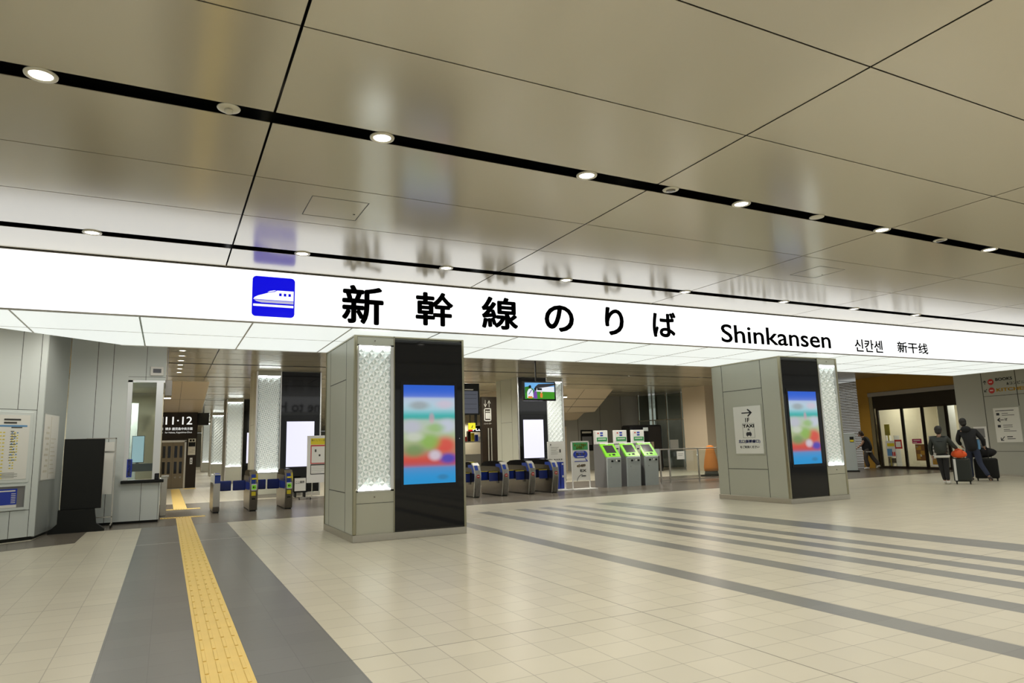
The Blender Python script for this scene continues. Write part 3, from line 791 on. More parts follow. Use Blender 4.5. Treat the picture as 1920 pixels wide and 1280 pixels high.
# ------------------------------------------------------------------ kiosks
def kiosk(loc, label):
    t = thing('ticket_kiosk', label, 'ticket machine', loc, 0, 'green ticket machines')
    w = .53
    b = MB(); b.prism([(.05, .0), (.0, .93), (.04, .96), (.09, .99), (.09, .0)], 'x', 0, w); b.build('front_panel', 'kiosk_grey', t)
    b = MB(); b.prism([(.09, .0), (.09, .98), (.42, 1.37), (.80, 1.37), (.80, .0)], 'x', .01, w-.01); b.build('body', 'kiosk_side', t)
    b = MB(); b.prism([(.03, .965), (.42, 1.40), (.45, 1.40), (.45, 1.34), (.42, 1.34), (.09, .95)], 'x', -.01, w+.01); con = b.build('console', 'lime', t)
    d = Vector((0, .39, .435)).normalized(); n = Vector((0, -.435, .39)).normalized(); o = Vector((0, .03, .965))
    def slab(x0, x1, s0, s1, h, name, mat, par):
        b = MB(); vs = []
        for hh in (0, h):
            for x, s in ((x0, s0), (x1, s0), (x1, s1), (x0, s1)): vs.append(b.bm.verts.new(o+Vector((x, 0, 0))+d*s+n*hh))
        for q in ((0, 1, 2, 3), (4, 5, 6, 7), (0, 1, 5, 4), (1, 2, 6, 5), (2, 3, 7, 6), (3, 0, 4, 7)): b.bm.faces.new([vs[i] for i in q])
        bmesh.ops.recalc_face_normals(b.bm, faces=b.bm.faces[:]); return b.build(name, mat, par)
    slab(.08, w-.08, .17, .49, .006, 'touch_screen', 'screen_dark', con)
    slab(-.012, w+.012, .555, .586, .012, 'console_edge', 'white_paint', con)
    slab(.19, .30, .525, .545, .006, 'emblem', 'white_paint', con)
    slab(.12, .18, .06, .10, .008, 'card_slot', 'black_matte', con); slab(.26, .36, .06, .12, .008, 'keypad', 'black_matte', con)
    b = MB(); b.box(.14, .22, -.002, .06, .80, .86); b.box(.40, .48, -.002, .06, .80, .86); b.box(.28, .31, -.002, .06, .83, .87); b.build('coin_slots', 'black_matte', t)
    b = MB(); b.box(.30, .36, -.008, .03, .815, .865, bev=.008); b.build('coin_button', 'white_paint', t)
    b = MB(); b.tube((.13, .03, .64), (.13, .015, .64), .012); b.build('lock', 'black_matte', t)
    b = MB(); b.box(.02, w-.03, .66, .80, 1.375, 1.83, bev=.012); hd = b.build('header_box', 'white_paint', t)
    b = MB(); b.box(.06, w-.06, .655, .66, 1.47, 1.60); gb = b.build('header_band', 'green_sign', hd)
    b = MB()
    for k in range(7): b.box(.11+.045*k, .14+.045*k, .652, .655, 1.525, 1.565)
    b.build('header_text', 'white_paint', hd)
    b = MB(); b.box(.20, .31, .655, .66, 1.72, 1.77); b.box(.20, .31, .655, .66, 1.64, 1.69); b.build('header_logo', 'blue_sign', hd)
    b = MB(); b.box(.09, .15, .655, .66, 1.72, 1.76); b.build('header_mark', 'red_plastic', hd)
    return t
k0 = kiosk((12.66, 18.3, 0), 'grey ticket machine with green console, nearest the standing advert board')
dup(k0, (13.42, 18.27, 0), 'grey ticket machine with green console between the two others')
dup(k0, (14.15, 18.27, 0), 'grey ticket machine with green console next to the steel railing')
def kiosk_paper(x, y, z, rz, label):
    t = thing('paper_sign', label, 'paper sign', (x, y, z), rz, 'papers between the ticket machines')
    b = MB(); b.box(0, .18, 0, .008, 0, .33); b.build('sheet', 'white_paper', t)
    b = MB(); b.box(.04, .13, -.002, 0, .18, .22); b.build('print', 'dark_text', t)
kiosk_paper(13.20, 18.62, 1.02, 0, 'pink white paper between the left and middle ticket machines')
kiosk_paper(13.953, 18.50, 1.0, 0, 'tilted white paper between the middle and right ticket machines')
t = thing('card_box', 'small grey sign plate beside the right ticket machine', 'sign plate', (14.86, 18.75, 0))
b = MB(); b.box(0, .26, 0, .03, .93, 1.17); b.build('plate', 'kiosk_grey', t); b = MB(); b.tube((.1, .015, 0), (.1, .015, .93), .015); b.build('pole', 'steel', t)

# boards in front of the gates
def boards():
    t = thing('standing_board', 'white and blue information board standing beside the last gate', 'information board', (10.50, 18.35, 0))
    b = MB(); b.box(0, .60, 0, .05, .03, 1.50); b.build('board', 'white_paint', t)
    b = MB(); b.box(.40, .535, -.003, 0, .06, .87); b.box(.02, .42, -.003, 0, .06, .87); b.build('blue_panel', 'blue_sign', t)
    b = MB(); b.box(.06, .50, -.003, 0, .92, 1.44); s = b.build('sheet', 'white_paper', t)
    b = MB(); b.box(.40, .45, -.005, -.003, 1.16, 1.26); b.box(.08, .11, -.005, -.003, 1.38, 1.43)
    for k in range(5): b.box(.10, .38-.04*(k % 3), -.005, -.003, 1.32-.05*k, 1.327-.05*k)
    for k in range(4): b.box(.20+.08*k, .25+.08*k, -.005, -.003, .94, .965)
    b.build('print', 'groove', s)
    b = MB(); b.box(.47, .52, -.006, -.003, .78, .83); b.box(.47, .52, -.006, -.003, .40, .46); b.build('marks', 'white_paint', t)
    b = MB(); b.box(-.05, .70, -.17, .22, 0, .03, bev=.005); b.build('base_plate', 'white_paint', t)
    t = thing('advert_stand', 'standing advert with green heading and blue badge beside the ticket machines', 'advert stand', (11.31, 18.3, 0))
    b = MB()
    for x in (0, .63): b.box(x, x+.03, 0, .03, .03, 1.49)
    b.box(0, .66, 0, .03, 1.47, 1.495); b.build('frame', 'white_paint', t)
    b = MB(); b.box(.03, .63, .004, .026, .27, 1.47); p = b.build('sheet', 'white_paper', t)
    b = MB(); b.box(.05, .61, 0, .004, 1.22, 1.45); b.build('green_heading', 'green_sign', p)
    text('heading_text', 'ネット予約の\nお受取り', .10, .56, 1.25, 1.42, 0, 'yellow_plastic', p, bold=.03)
    b = MB(); pts = []
    for cx, a in ((.48, -90), (.17, 90)):
        for i in range(9):
            q = math.radians(a+180*i/8); pts.append((cx+.11*math.cos(q), 1.08+.11*math.sin(q)))
    b.prism(pts, 'y', 0, .004); bd = b.build('badge', 'blue_sign', p)
    text('badge_text', 'おトク', .16, .50, 1.055, 1.13, -.001, 'yellow_plastic', bd, bold=.03)
    b = MB(); b.box(.20, .46, -.002, 0, 1.0, 1.022); b.box(.18, .46, -.002, 0, 1.15, 1.165); b.build('badge_print', 'white_paint', bd)
    b = MB(); b.prism([(.10, .86), (.60, .86), (.52, .96), (.50, .94), (.545, .88), (.10, .88)], 'y', 0, .004); b.build('train_line', 'blue_sign', p)
    text('logo_text', 'e5489', .18, .50, .69, .78, .003, 'orange_wall', p, bold=.03)
    text('logo_text', 'EX', .30, .52, .54, .62, .003, 'dark_text', p, bold=.02)
    b = MB()
    for i in range(8):
        a0, a1 = math.radians(100+9*i), math.radians(109+9*i)
        b.prism([(.42+.26*math.cos(a0), .22+.26*math.sin(a0)), (.42+.26*math.cos(a1), .22+.26*math.sin(a1)), (.42+.245*math.cos(a1), .22+.245*math.sin(a1)), (.42+.245*math.cos(a0), .22+.245*math.sin(a0))], 'y', 0, .004)
    b.box(.34, .50, 0, .004, .40, .43); b.build('arc_logo', 'dark_text', p)
    b = MB(); b.box(-.02, .80, -.2, .2, 0, .03, bev=.005); b.build('base_plate', 'white_paint', t)
    # poster stand behind the left gates
    t = thing('poster_stand', 'white poster stand with yellow heading half hidden behind the front pillar', 'poster stand', (3.79, 21.2, 0))
    b = MB(); b.box(0, .80, 0, .04, .47, 1.87, bev=.006); p = b.build('board', 'white_paint', t)
    b = MB(); b.box(.10, .74, -.003, 0, 1.60, 1.79); b.build('yellow_heading', 'yellow_plastic', p)
    text('heading_text', '無くしていませんか', .12, .72, 1.70, 1.76, -.002, 'dark_text', p)
    b = MB(); b.box(.10, .74, -.003, 0, 1.03, 1.59); b.build('poster_border', 'red_plastic', p)
    b = MB(); b.box(.125, .715, -.005, -.003, 1.055, 1.55); b.box(.12, .72, -.005, -.003, .74, .98); b.build('poster_sheet', 'white_paper', p)
    b = MB(); b.box(.10, .74, -.003, 0, .715, 1.02); b.build('lower_border', 'groove', p)
    b = MB(); b.box(.22, .27, -.007, -.005, 1.38, 1.46); b.box(.34, .39, -.007, -.005, 1.25, 1.31); b.box(.55, .6, -.007, -.005, 1.38, 1.44)
    for k in range(4): b.box(.14, .66-.08*k, -.007, -.005, .93-.05*k, .935-.05*k)
    b.build('print', 'groove', p)
    for x in (.16, .64): b = MB(); b.tube((x, .02, .05), (x, .02, .47), .014); b.build('pole', 'steel_light', t)
    b = MB(); b.box(-.2, .9, -.02, .05, .03, .055); b.box(.05, .09, -.25, .3, .03, .055); b.box(.7, .74, -.25, .3, .03, .055); b.build('foot', 'steel', t)
    for x, y in ((.07, -.25), (.07, .3), (.72, -.25), (.72, .3), (-.2, .015)): b = MB(); b.tube((x-.015, y, .03), (x+.015, y, .03), .03, seg=12); b.build('caster', 'black_matte', t)
    t = thing('floor_sign', 'small white paper sign in a black stand behind the arrow gate', 'floor sign', (3.62, 22.3, 0))
    b = MB(); b.box(-.02, .38, 0, .04, .14, .60); b.build('frame', 'black_matte', t)
    b = MB(); b.box(0, .34, -.004, 0, .19, .585); b.build('sheet', 'white_paper', t)
    b = MB(); b.box(.02, .06, -.0, .3, 0, .14); b.box(.30, .34, 0, .3, 0, .14); b.build('foot', 'black_matte', t)
    text('lettering', 'ここ限界', .03, .30, .42, .50, -.0045, 'dark_text', t)
boards()

# railing
def railing():
    t = thing('railing', 'steel railing with glass infill right of the ticket machines', 'railing', (15.2, 18.85, 0))
    b = MB(); b.tube((0, 0, 1.14), (3.0, 0, 1.14), .022); b.build('handrail', 'steel', t)
    b = MB(); b.box(0, 3.0, -.015, .015, .07, .10); b.build('bottom_rail', 'steel', t)
    for x in (.02, .42, 1.72, 2.9):
        b = MB(); b.box(x-.018, x+.018, -.025, .025, 0, 1.13); b.build('post', 'steel', t)
    b = MB(); b.box(.45, 1.69, -.005, .005, .13, 1.08); b.box(1.75, 2.87, -.005, .005, .13, 1.08); b.build('infill_pane', 'clear_glass', t)
    t = thing('paper_notice', 'white paper notice stuck to the steel railing glass', 'notice', (15.95, 18.835, .78))
    b = MB(); b.box(0, .34, -.004, 0, 0, .28); b.build('sheet', 'white_paper', t)
    b = MB(); b.box(.06, .28, -.006, -.004, .19, .2); b.box(.06, .25, -.006, -.004, .13, .14); b.build('print', 'groove', t)
    t = thing('covered_barrier', 'orange cloth-covered cone on a black base beyond the railing', 'barrier cone', (19.5, 21.0, 0))
    b = MB(); b.lathe([(.27, .20), (.29, .35), (.24, .70), (.17, 1.02), (.14, 1.18), (.05, 1.22)], seg=20); b.build('cover', 'orange_cloth', t)
    b = MB(); b.box(-.3, .3, -.3, .3, 0, .05); b.lathe([(.28, .05), (.24, .22)], seg=20); b.build('base', 'black_matte', t)
railing()

# ------------------------------------------------------------------ hanging screens and signs
def tv():
    t = thing('hanging_television', 'small television hanging from the ceiling showing a bright illustration', 'television', (9.25, 17.5, 2.70))
    b = MB(); b.box(0, 1.10, 0, .09, 0, .57, bev=.012); b.build('casing', 'black_gloss', t)
    sky = EM('tv_sky', (.16, .45, .85), .9); gr = EM('tv_grass', (.05, .32, .015), .8); gd = EM('tv_hill', (.03, .22, .02), .7); wh = EM('tv_white', (.82, .86, .95), .9)
    rf = EM('tv_roof', (.05, .05, .06), .5); og = EM('tv_orange', (.8, .24, .04), .8); pu = EM('tv_purple', (.2, .07, .42), .8); bl = EM('tv_black', (.01, .01, .015), .1); pk = EM('tv_pink', (.8, .5, .45), .8)
    b = MB(); b.box(.05, 1.05, -.003, 0, .05, .53); s = b.build('screen', sky, t)
    y = -.003
    def pz(nm, pts, m, k): b = MB(); b.prism(pts, 'y', y-.0012*k, y-.0012*(k-1)); b.build(nm, m, s)
    pz('meadow', [(.05, .05), (1.05, .05), (1.05, .26), (.05, .30)], gr, 1)
    pz('hill', [(.05, .22), (.05, .40), (.18, .42), (.30, .36), (.42, .24)], gd, 2)
    pz('house_wall', [(.42, .27), (1.04, .26), (1.04, .42), (.42, .40)], wh, 3)
    pz('house_roof', [(.38, .40), (.50, .49), (1.05, .52), (1.05, .46), (.80, .41), (.42, .36)], rf, 4)
    pz('windows', [(.46, .31), (.62, .31), (.62, .37), (.46, .37)], bl, 5)
    pz('near_figure_shirt', [(.12, .08), (.12, .25), (.17, .34), (.25, .36), (.31, .30), (.33, .1)], wh, 6)
    pz('near_figure_hair', [(.18, .37), (.17, .43), (.22, .46), (.26, .43), (.25, .37)], bl, 7)
    pz('near_figure_bag', [(.15, .07), (.15, .13), (.29, .13), (.29, .07)], og, 7)
    pz('near_figure_strap', [(.16, .18), (.18, .18), (.29, .32), (.27, .33)], EM('tv_strap', (.06, .1, .4), .6), 7)
    pz('second_figure_coat', [(.33, .06), (.33, .22), (.38, .30), (.44, .27), (.46, .06)], pu, 8)
    pz('second_figure_hair', [(.37, .29), (.35, .36), (.40, .39), (.44, .36), (.43, .30)], bl, 9)
    pz('child_coat', [(.56, .09), (.55, .20), (.60, .24), (.64, .19), (.63, .09)], og, 8)
    pz('child_head', [(.58, .23), (.57, .27), (.61, .28), (.63, .26), (.62, .23)], pk, 9)
    b = MB(); b.tube((.45, .05, .57), (.45, .05, 1.30), .022); b.build('hanger', 'black_matte', t)
    t = thing('departure_display', 'dark hanging departure display beside the front pillar', 'departure display', (8.25, 21.0, 2.47))
    b = MB(); b.box(0, 1.16, 0, .12, 0, 1.06, bev=.012); b.build('casing', 'black_matte', t)
    b = MB(); b.box(.05, 1.10, -.003, 0, .05, .80); s = b.build('screen', EM('display_grey', (.11, .12, .15), .55), t)
    b = MB()
    for z in (.68, .55, .36, .20): b.box(.10, 1.05, -.005, -.003, z, z+.008)
    b.build('row_lines', 'black_matte', s)
    b = MB(); b.box(.62, .93, -.005, -.003, .83, .865); b.build('heading_text', 'white_paint', s)
    b = MB(); b.tube((.4, .06, 1.06), (.4, .06, 1.53), .03); b.build('hanger', 'black_matte', t)
    b = MB(); b.box(1.0, 1.07, .03, .1, -.35, 0); b.build('lower_post', 'black_matte', t)
    t = thing('yellow_sign', 'small lit yellow square sign below the dark departure display', 'sign', (9.0, 21.0, 1.98))
    b = MB(); b.box(0, .24, 0, .06, 0, .22); b.build('box', EM('sign_yellow', (.85, .80, .03), .95), t)
    b = MB(); b.prism([(.09, .05), (.12, .05), (.15, .14), (.13, .14)], 'y', -.004, 0); b.build('mark', 'black_matte', t)
    b = MB(); b.tube((.06, .03, .22), (.06, .03, .485), .015); b.build('post', 'black_matte', t)
    # elevator sign tower
    t = thing('elevator_tower', 'dark narrow tower with white up and down arrows and lift symbol', 'lift tower', (12.2, 27.0, 0))
    b = MB(); b.box(0, 1.5, 0, .22, 0, 3.56); b.build('tower', 'brown_dark', t)
    text('arrows', '↓↑', .10, .42, 3.10, 3.42, -.001, 'white_paint', t)
    b = MB()
    for a, c, d, e in ((.10, .44, 2.50, 2.54), (.10, .44, 3.02, 3.06), (.10, .14, 2.5, 3.06), (.40, .44, 2.5, 3.06)): b.box(a, c, -.004, 0, d, e)
    for x in (.18, .25, .32): b.box(x, x+.05, -.004, 0, 2.60, 2.86); b.ball((x+.025, -.002, 2.92), (.03, .004, .03), 10)
    b.build('lift_symbol', 'white_paint', t)
    text('lettering', 'エレベーター', .08, .46, 2.36, 2.43, -.001, 'white_paint', t)
    b = MB(); b.tube((.28, -.03, 0), (.28, -.03, 2.2), .03); b.tube((.42, -.03, 0), (.42, -.03, 2.2), .03); b.build('steel_pipe', 'steel_light', t)
tv()

# ------------------------------------------------------------------ lift block and sloping soffits
def lift():
    Y = 32.8
    b = MB(); b.box(-3.2, 1.18, Y, 36.5, 0, 3.24)
    o = b.build('wall_lift', 'brown_dark', kind='structure')
    t = thing('lift_door', 'bronze lift doors with eight narrow windows below the platform sign', 'lift door', (-.28, Y, 0))
    b = MB(); b.box(0, .07, -.03, 0, 0, 2.0); b.box(.98, 1.05, -.03, 0, 0, 2.0); b.box(0, 1.05, -.03, 0, 1.95, 2.03); b.build('frame', 'steel', t)
    for k in range(2):
        x0 = .07+.455*k; b = MB(); b.box(x0+.003, x0+.452, -.015, 0, .01, 1.95); l = b.build('leaf', 'lift_bronze', t)
        for r in (0, 1):
            for c in (0, 1):
                b = MB(); xa = x0+.07+.20*c; b.box(xa, xa+.11, -.02, -.015, .62+.67*r, 1.12+.67*r); b.build('window', 'black_glass', l)
        b = MB(); b.box(x0+.10, x0+.17, -.022, -.015, .42, .5); b.box(x0+.30, x0+.37, -.022, -.015, .42, .5); b.build('plate', 'steel_dark', l)
    t = thing('platform_sign', 'black platform sign with white numerals above the lift doors', 'sign', (-.6, Y-.06, 2.1))
    b = MB(); b.box(0, 1.75, 0, .055, 0, 1.12); b.build('panel', 'brown_dark', t)
    text('numerals', '11·12', .52, 1.555, .60, .94, -.001, 'sign_letters', t, bold=.01)
    text('lettering', '博多 鹿児島中央方面', .52, 1.58, .36, .48, -.001, 'sign_letters', t, bold=.01)
    text('lettering', 'for Hakata, Kagoshima-Chuo', .52, 1.56, .21, .30, -.001, 'sign_letters', t)
    text('numerals', '回', .28, .36, .64, .90, -.001, 'sign_letters', t)
    t = thing('lift_sign', 'white lift notice with black symbols right of the bronze doors', 'notice', (.84, Y, 1.39))
    b = MB(); b.box(0, .29, -.02, 0, 0, .70); b.build('plate', 'white_paper', t)
    b = MB(); b.box(.01, .28, -.023, -.02, .36, .55); b.box(.05, .13, -.023, -.02, .58, .67); b.box(.16, .24, -.023, -.02, .58, .67); b.build('symbols', 'black_matte', t)
    b = MB(); b.box(.05, .23, -.023, -.02, .12, .13); b.box(.14, .26, -.023, -.02, .2, .21); b.build('print', 'groove', t)
    t = thing('call_switch', 'steel call button plate right of the bronze lift doors', 'call button', (.93, Y, 1.0))
    b = MB(); b.box(0, .10, -.015, 0, 0, .27); b.build('plate', 'steel_light', t); b = MB(); b.tube((.05, -.015, .17), (.05, -.025, .17), .025); b.tube((.05, -.015, .08), (.05, -.025, .08), .025); b.build('button', 'black_matte', t)
    t = thing('display_box', 'black hanging box at the right end of the platform sign', 'display box', (1.18, 32.4, 2.66))
    b = MB(); b.box(0, .42, 0, .4, 0, .52); b.build('box', 'black_matte', t); b = MB(); b.tube((.2, .2, .52), (.2, .2, 1.33), .03); b.build('hanger', 'black_matte', t)
    # soffit of the stairs over the lift
    b = MB(); b.prism([(26.85, 4.0), (32.8, 3.22), (36.5, 3.22), (36.5, 4.0)], 'x', -3.2, 1.30)
    b.mi = 1
    def zs(y): return 4.0-(y-26.85)/5.95*.78
    b.prism([(26.85, 3.998), (32.8, 3.218), (32.8, 3.23), (26.85, 4.0)], 'x', .395, .405)
    b.prism([(30.0, zs(30)-.002), (30.02, zs(30.02)-.002), (30.02, zs(30)+.01), (30.0, zs(30)+.01)], 'x', -3.2, 1.30)
    b.build('ceiling_soffit', ['beige_panel', 'groove'], kind='structure')
    # stairs soffit on the right side
    b = MB(); b.prism([(27.2, 4.0), (28.9, 3.0), (29.9, 3.0), (30.6, 2.67), (31.2, 2.67), (31.2, 4.0)], 'x', 14.0, 19.33)
    b.mi = 1
    for x in (14.5, 16.2, 17.7): b.prism([(27.25, 3.966), (28.9, 2.997), (28.9, 3.01), (27.25, 3.98)], 'x', x, x+.02)
    for y, z in ((27.9, 3.588), (28.5, 3.235)): b.prism([(y, z-.004), (y+.03, z-.02), (y+.03, z+.02), (y, z+.02)], 'x', 14.0, 19.33)
    b.build('ceiling_soffit', ['beige_panel', 'groove'], kind='structure')
    for x, y, z, lb in ((-.037, 29.6, 3.635, 'round downlight on the sloping soffit over the lift'), (16.9, 27.75, 3.675, 'round downlight on the beige sloping stair soffit')):
        t = thing('downlight', lb, 'ceiling light', (x, y, z), 0, 'soffit downlights')
        b = MB(); b.lathe([(.10, -.05), (.10, .02)], seg=20); b.build('lens', 'lamp_lens', t)
        b = MB(); b.lathe([(.102, -.03), (.125, -.028), (.125, .03), (.102, .03)], seg=20); b.build('trim_ring', 'lamp_ring', t)
lift()

# ------------------------------------------------------------------ walls at the back and right
def back_right():
    b = MB(); b.box(16.2, 24.6, 31.2, 31.4, 0, 4.0); b.mi = 1
    for x in (19.75, 21.2, 22.6): b.box(x, x+.015, 31.19, 31.2, 0, 4.0)
    b.build('wall_rear', ['rear_wall', 'groove'], kind='structure')
    b = MB(); b.box(-9, 34, 92, 92.2, 0, 4.0); b.build('wall_end', 'wall_panel_warm', kind='structure')
    b = MB(); b.box(-3.4, -3.2, 20.6, 92, 0, 4.0); b.build('wall_passage', 'beige_panel', kind='structure')
    # glass partition
    P0, P1 = Vector((23.4, 30.6, 0)), Vector((24.9, 26.4, 0)); d = P1-P0; L = d.length; rz = math.atan2(d.y, d.x)
    t = thing('glass_partition', 'tall glass partition with steel mullions beyond the railing', 'glass partition', P0, rz)
    for k in range(5):
        b = MB(); b.box(L*k/5+.03, L*(k+1)/5-.03, -.008, .008, .05, 2.55); b.build('pane', 'tinted_glass', t)
        b = MB(); b.box(L*k/5+.03, L*(k+1)/5-.03, -.008, .008, 2.6, 3.95); b.build('pane', 'tinted_glass', t)
    for k in range(6):
        b = MB(); b.box(L*k/5-.03, L*k/5+.03, -.04, .04, 0, 4.0); b.build('mullion', 'steel', t)
    b = MB(); b.box(0, L, -.04, .04, 2.55, 2.6); b.box(0, L, -.04, .04, 0, .05); b.build('transom', 'steel', t)
    b = MB(); b.box(24.9, 29, 30.8, 31, 0, 4.0); b.build('wall_behind_glass', 'rear_wall', kind='structure')
    b = MB()
    for k in range(34): b.box(24.2, 26.4, 30.2, 30.24, .06+.075*k, .12+.075*k)
    tag(b.build('roller_shutter', 'shutter_metal'), 'grey slatted shutter behind the glass partition', 'shutter')
    b = MB(); b.box(22.75, 25.6, 24.6, 26.2, 0, 4.0); b.build('wall_corner', 'beige_panel', kind='structure')
    t = thing('paper_notice', 'white paper notice on the glass partition', 'notice', (23.95, 28.75, 1.05), rz)
    b = MB(); b.box(0, .5, -.02, -.01, 0, .45); b.build('sheet', 'white_paper', t)
    # platform door cabinet
    t = thing('vending_cabinet', 'large black cabinet with rounded top and numeral behind the ticket machines', 'cabinet', (19.95, 26.8, 0))
    b = MB(); b.box(0, 1.95, 0, .8, 0.05, 2.25, bev=.12, seg=4); b.build('body', 'black_gloss', t)
    text('numeral', '1', 1.20, 1.36, .98, 1.42, -.001, 'steel', t)
    b = MB(); b.box(.75, 1.05, -.006, 0, 1.95, 2.12); b.build('label_plate', 'kiosk_grey', t)
    b = MB(); b.box(.1, 1.85, .05, .75, 0, .06); b.build('base', 'black_matte', t)
    t = thing('wall_poster', 'dark framed poster on the grey wall above the advert stand', 'poster', (19.9, 31.18, 1.05))
    b = MB(); b.box(0, .75, -.03, 0, 0, 1.1); b.build('frame', 'black_matte', t)
    b = MB(); b.box(.06, .69, -.035, -.03, .3, .75); b.ball((.5, -.034, .5), (.16, .006, .2), 12); b.build('picture', 'kiosk_side', t)
    b = MB(); b.box(.06, .66, -.038, -.03, .92, 1.02); b.build('heading', 'lamp_ring', t)
    t = thing('service_door', 'plain beige service door below the stair soffit', 'door', (17.3, 31.2, 0))
    b = MB(); b.box(0, 1.7, -.03, 0, 0, 2.35); b.build('leaf', 'beige_panel', t); b = MB(); b.box(-.05, 0, -.04, 0, 0, 2.4); b.box(1.7, 1.75, -.04, 0, 0, 2.4); b.box(-.05, 1.75, -.04, 0, 2.35, 2.4); b.build('frame', 'rear_wall', t)
    b = MB(); b.box(1.55, 1.6, -.07, -.03, 1.0, 1.12); b.build('handle', 'steel', t)
    # small shop seen between the front pillar and the lift tower
    t = thing('souvenir_shop', 'bright little shop counter seen behind the ticket gates', 'shop', (15.2, 40.0, 0))
    b = MB(); b.box(-1, 4.5, 2.0, 2.2, 0, 4.0); b.box(-1, 4.5, 0, .1, 2.95, 4.0); b.build('back_wall', 'shop_inner', t)
    b = MB(); b.box(-.5, 3.6, 0, .7, 0, .95); b.build('counter', 'white_paint', t)
    b = MB(); b.box(-.5, 3.6, .2, .9, 1.70, 1.76); b.build('shelf', 'white_paint', t)
    b = MB(); b.box(1.9, 2.15, -.06, 0, 2.40, 2.72); b.build('red_mark', EM('shop_red', (.8, .02, .02), .8), t)
    text('shop_lettering', 'PLus', 2.2, 2.95, 2.42, 2.58, -.02, 'sign_white', t, bold=.03)
    b = MB(); b.box(1.9, 3.4, -.01, .05, 2.34, 2.74); b.build('name_board', 'black_matte', t)
    G = 'goods on the shop shelf'
    for k in range(6):
        h = .30+.12*((k*3) % 4); m = ['red_plastic', 'brown_dark', 'yellow_plastic', 'blue_sign', 'white_paper', 'orange_wall'][k]
        o = thing('gift_box', ['red', 'brown', 'yellow', 'blue', 'white', 'orange'][k]+' gift box on the small shop shelf behind the gates', 'gift box', (16.95+.26*k, 40.35, 1.764), 0, G)
        b = MB(); b.box(0, .2, 0, .25, 0, h, bev=.01); b.build('carton', m, o)
    L = bpy.data.lights.new('shop_lamp', 'AREA'); L.energy = 60; L.size = 1.5; L.color = (1, .95, .85)
    lo = bpy.data.objects.new('shop_lamp', L); COL.objects.link(lo); lo.location = (17.3, 41, 2.9)
back_right()

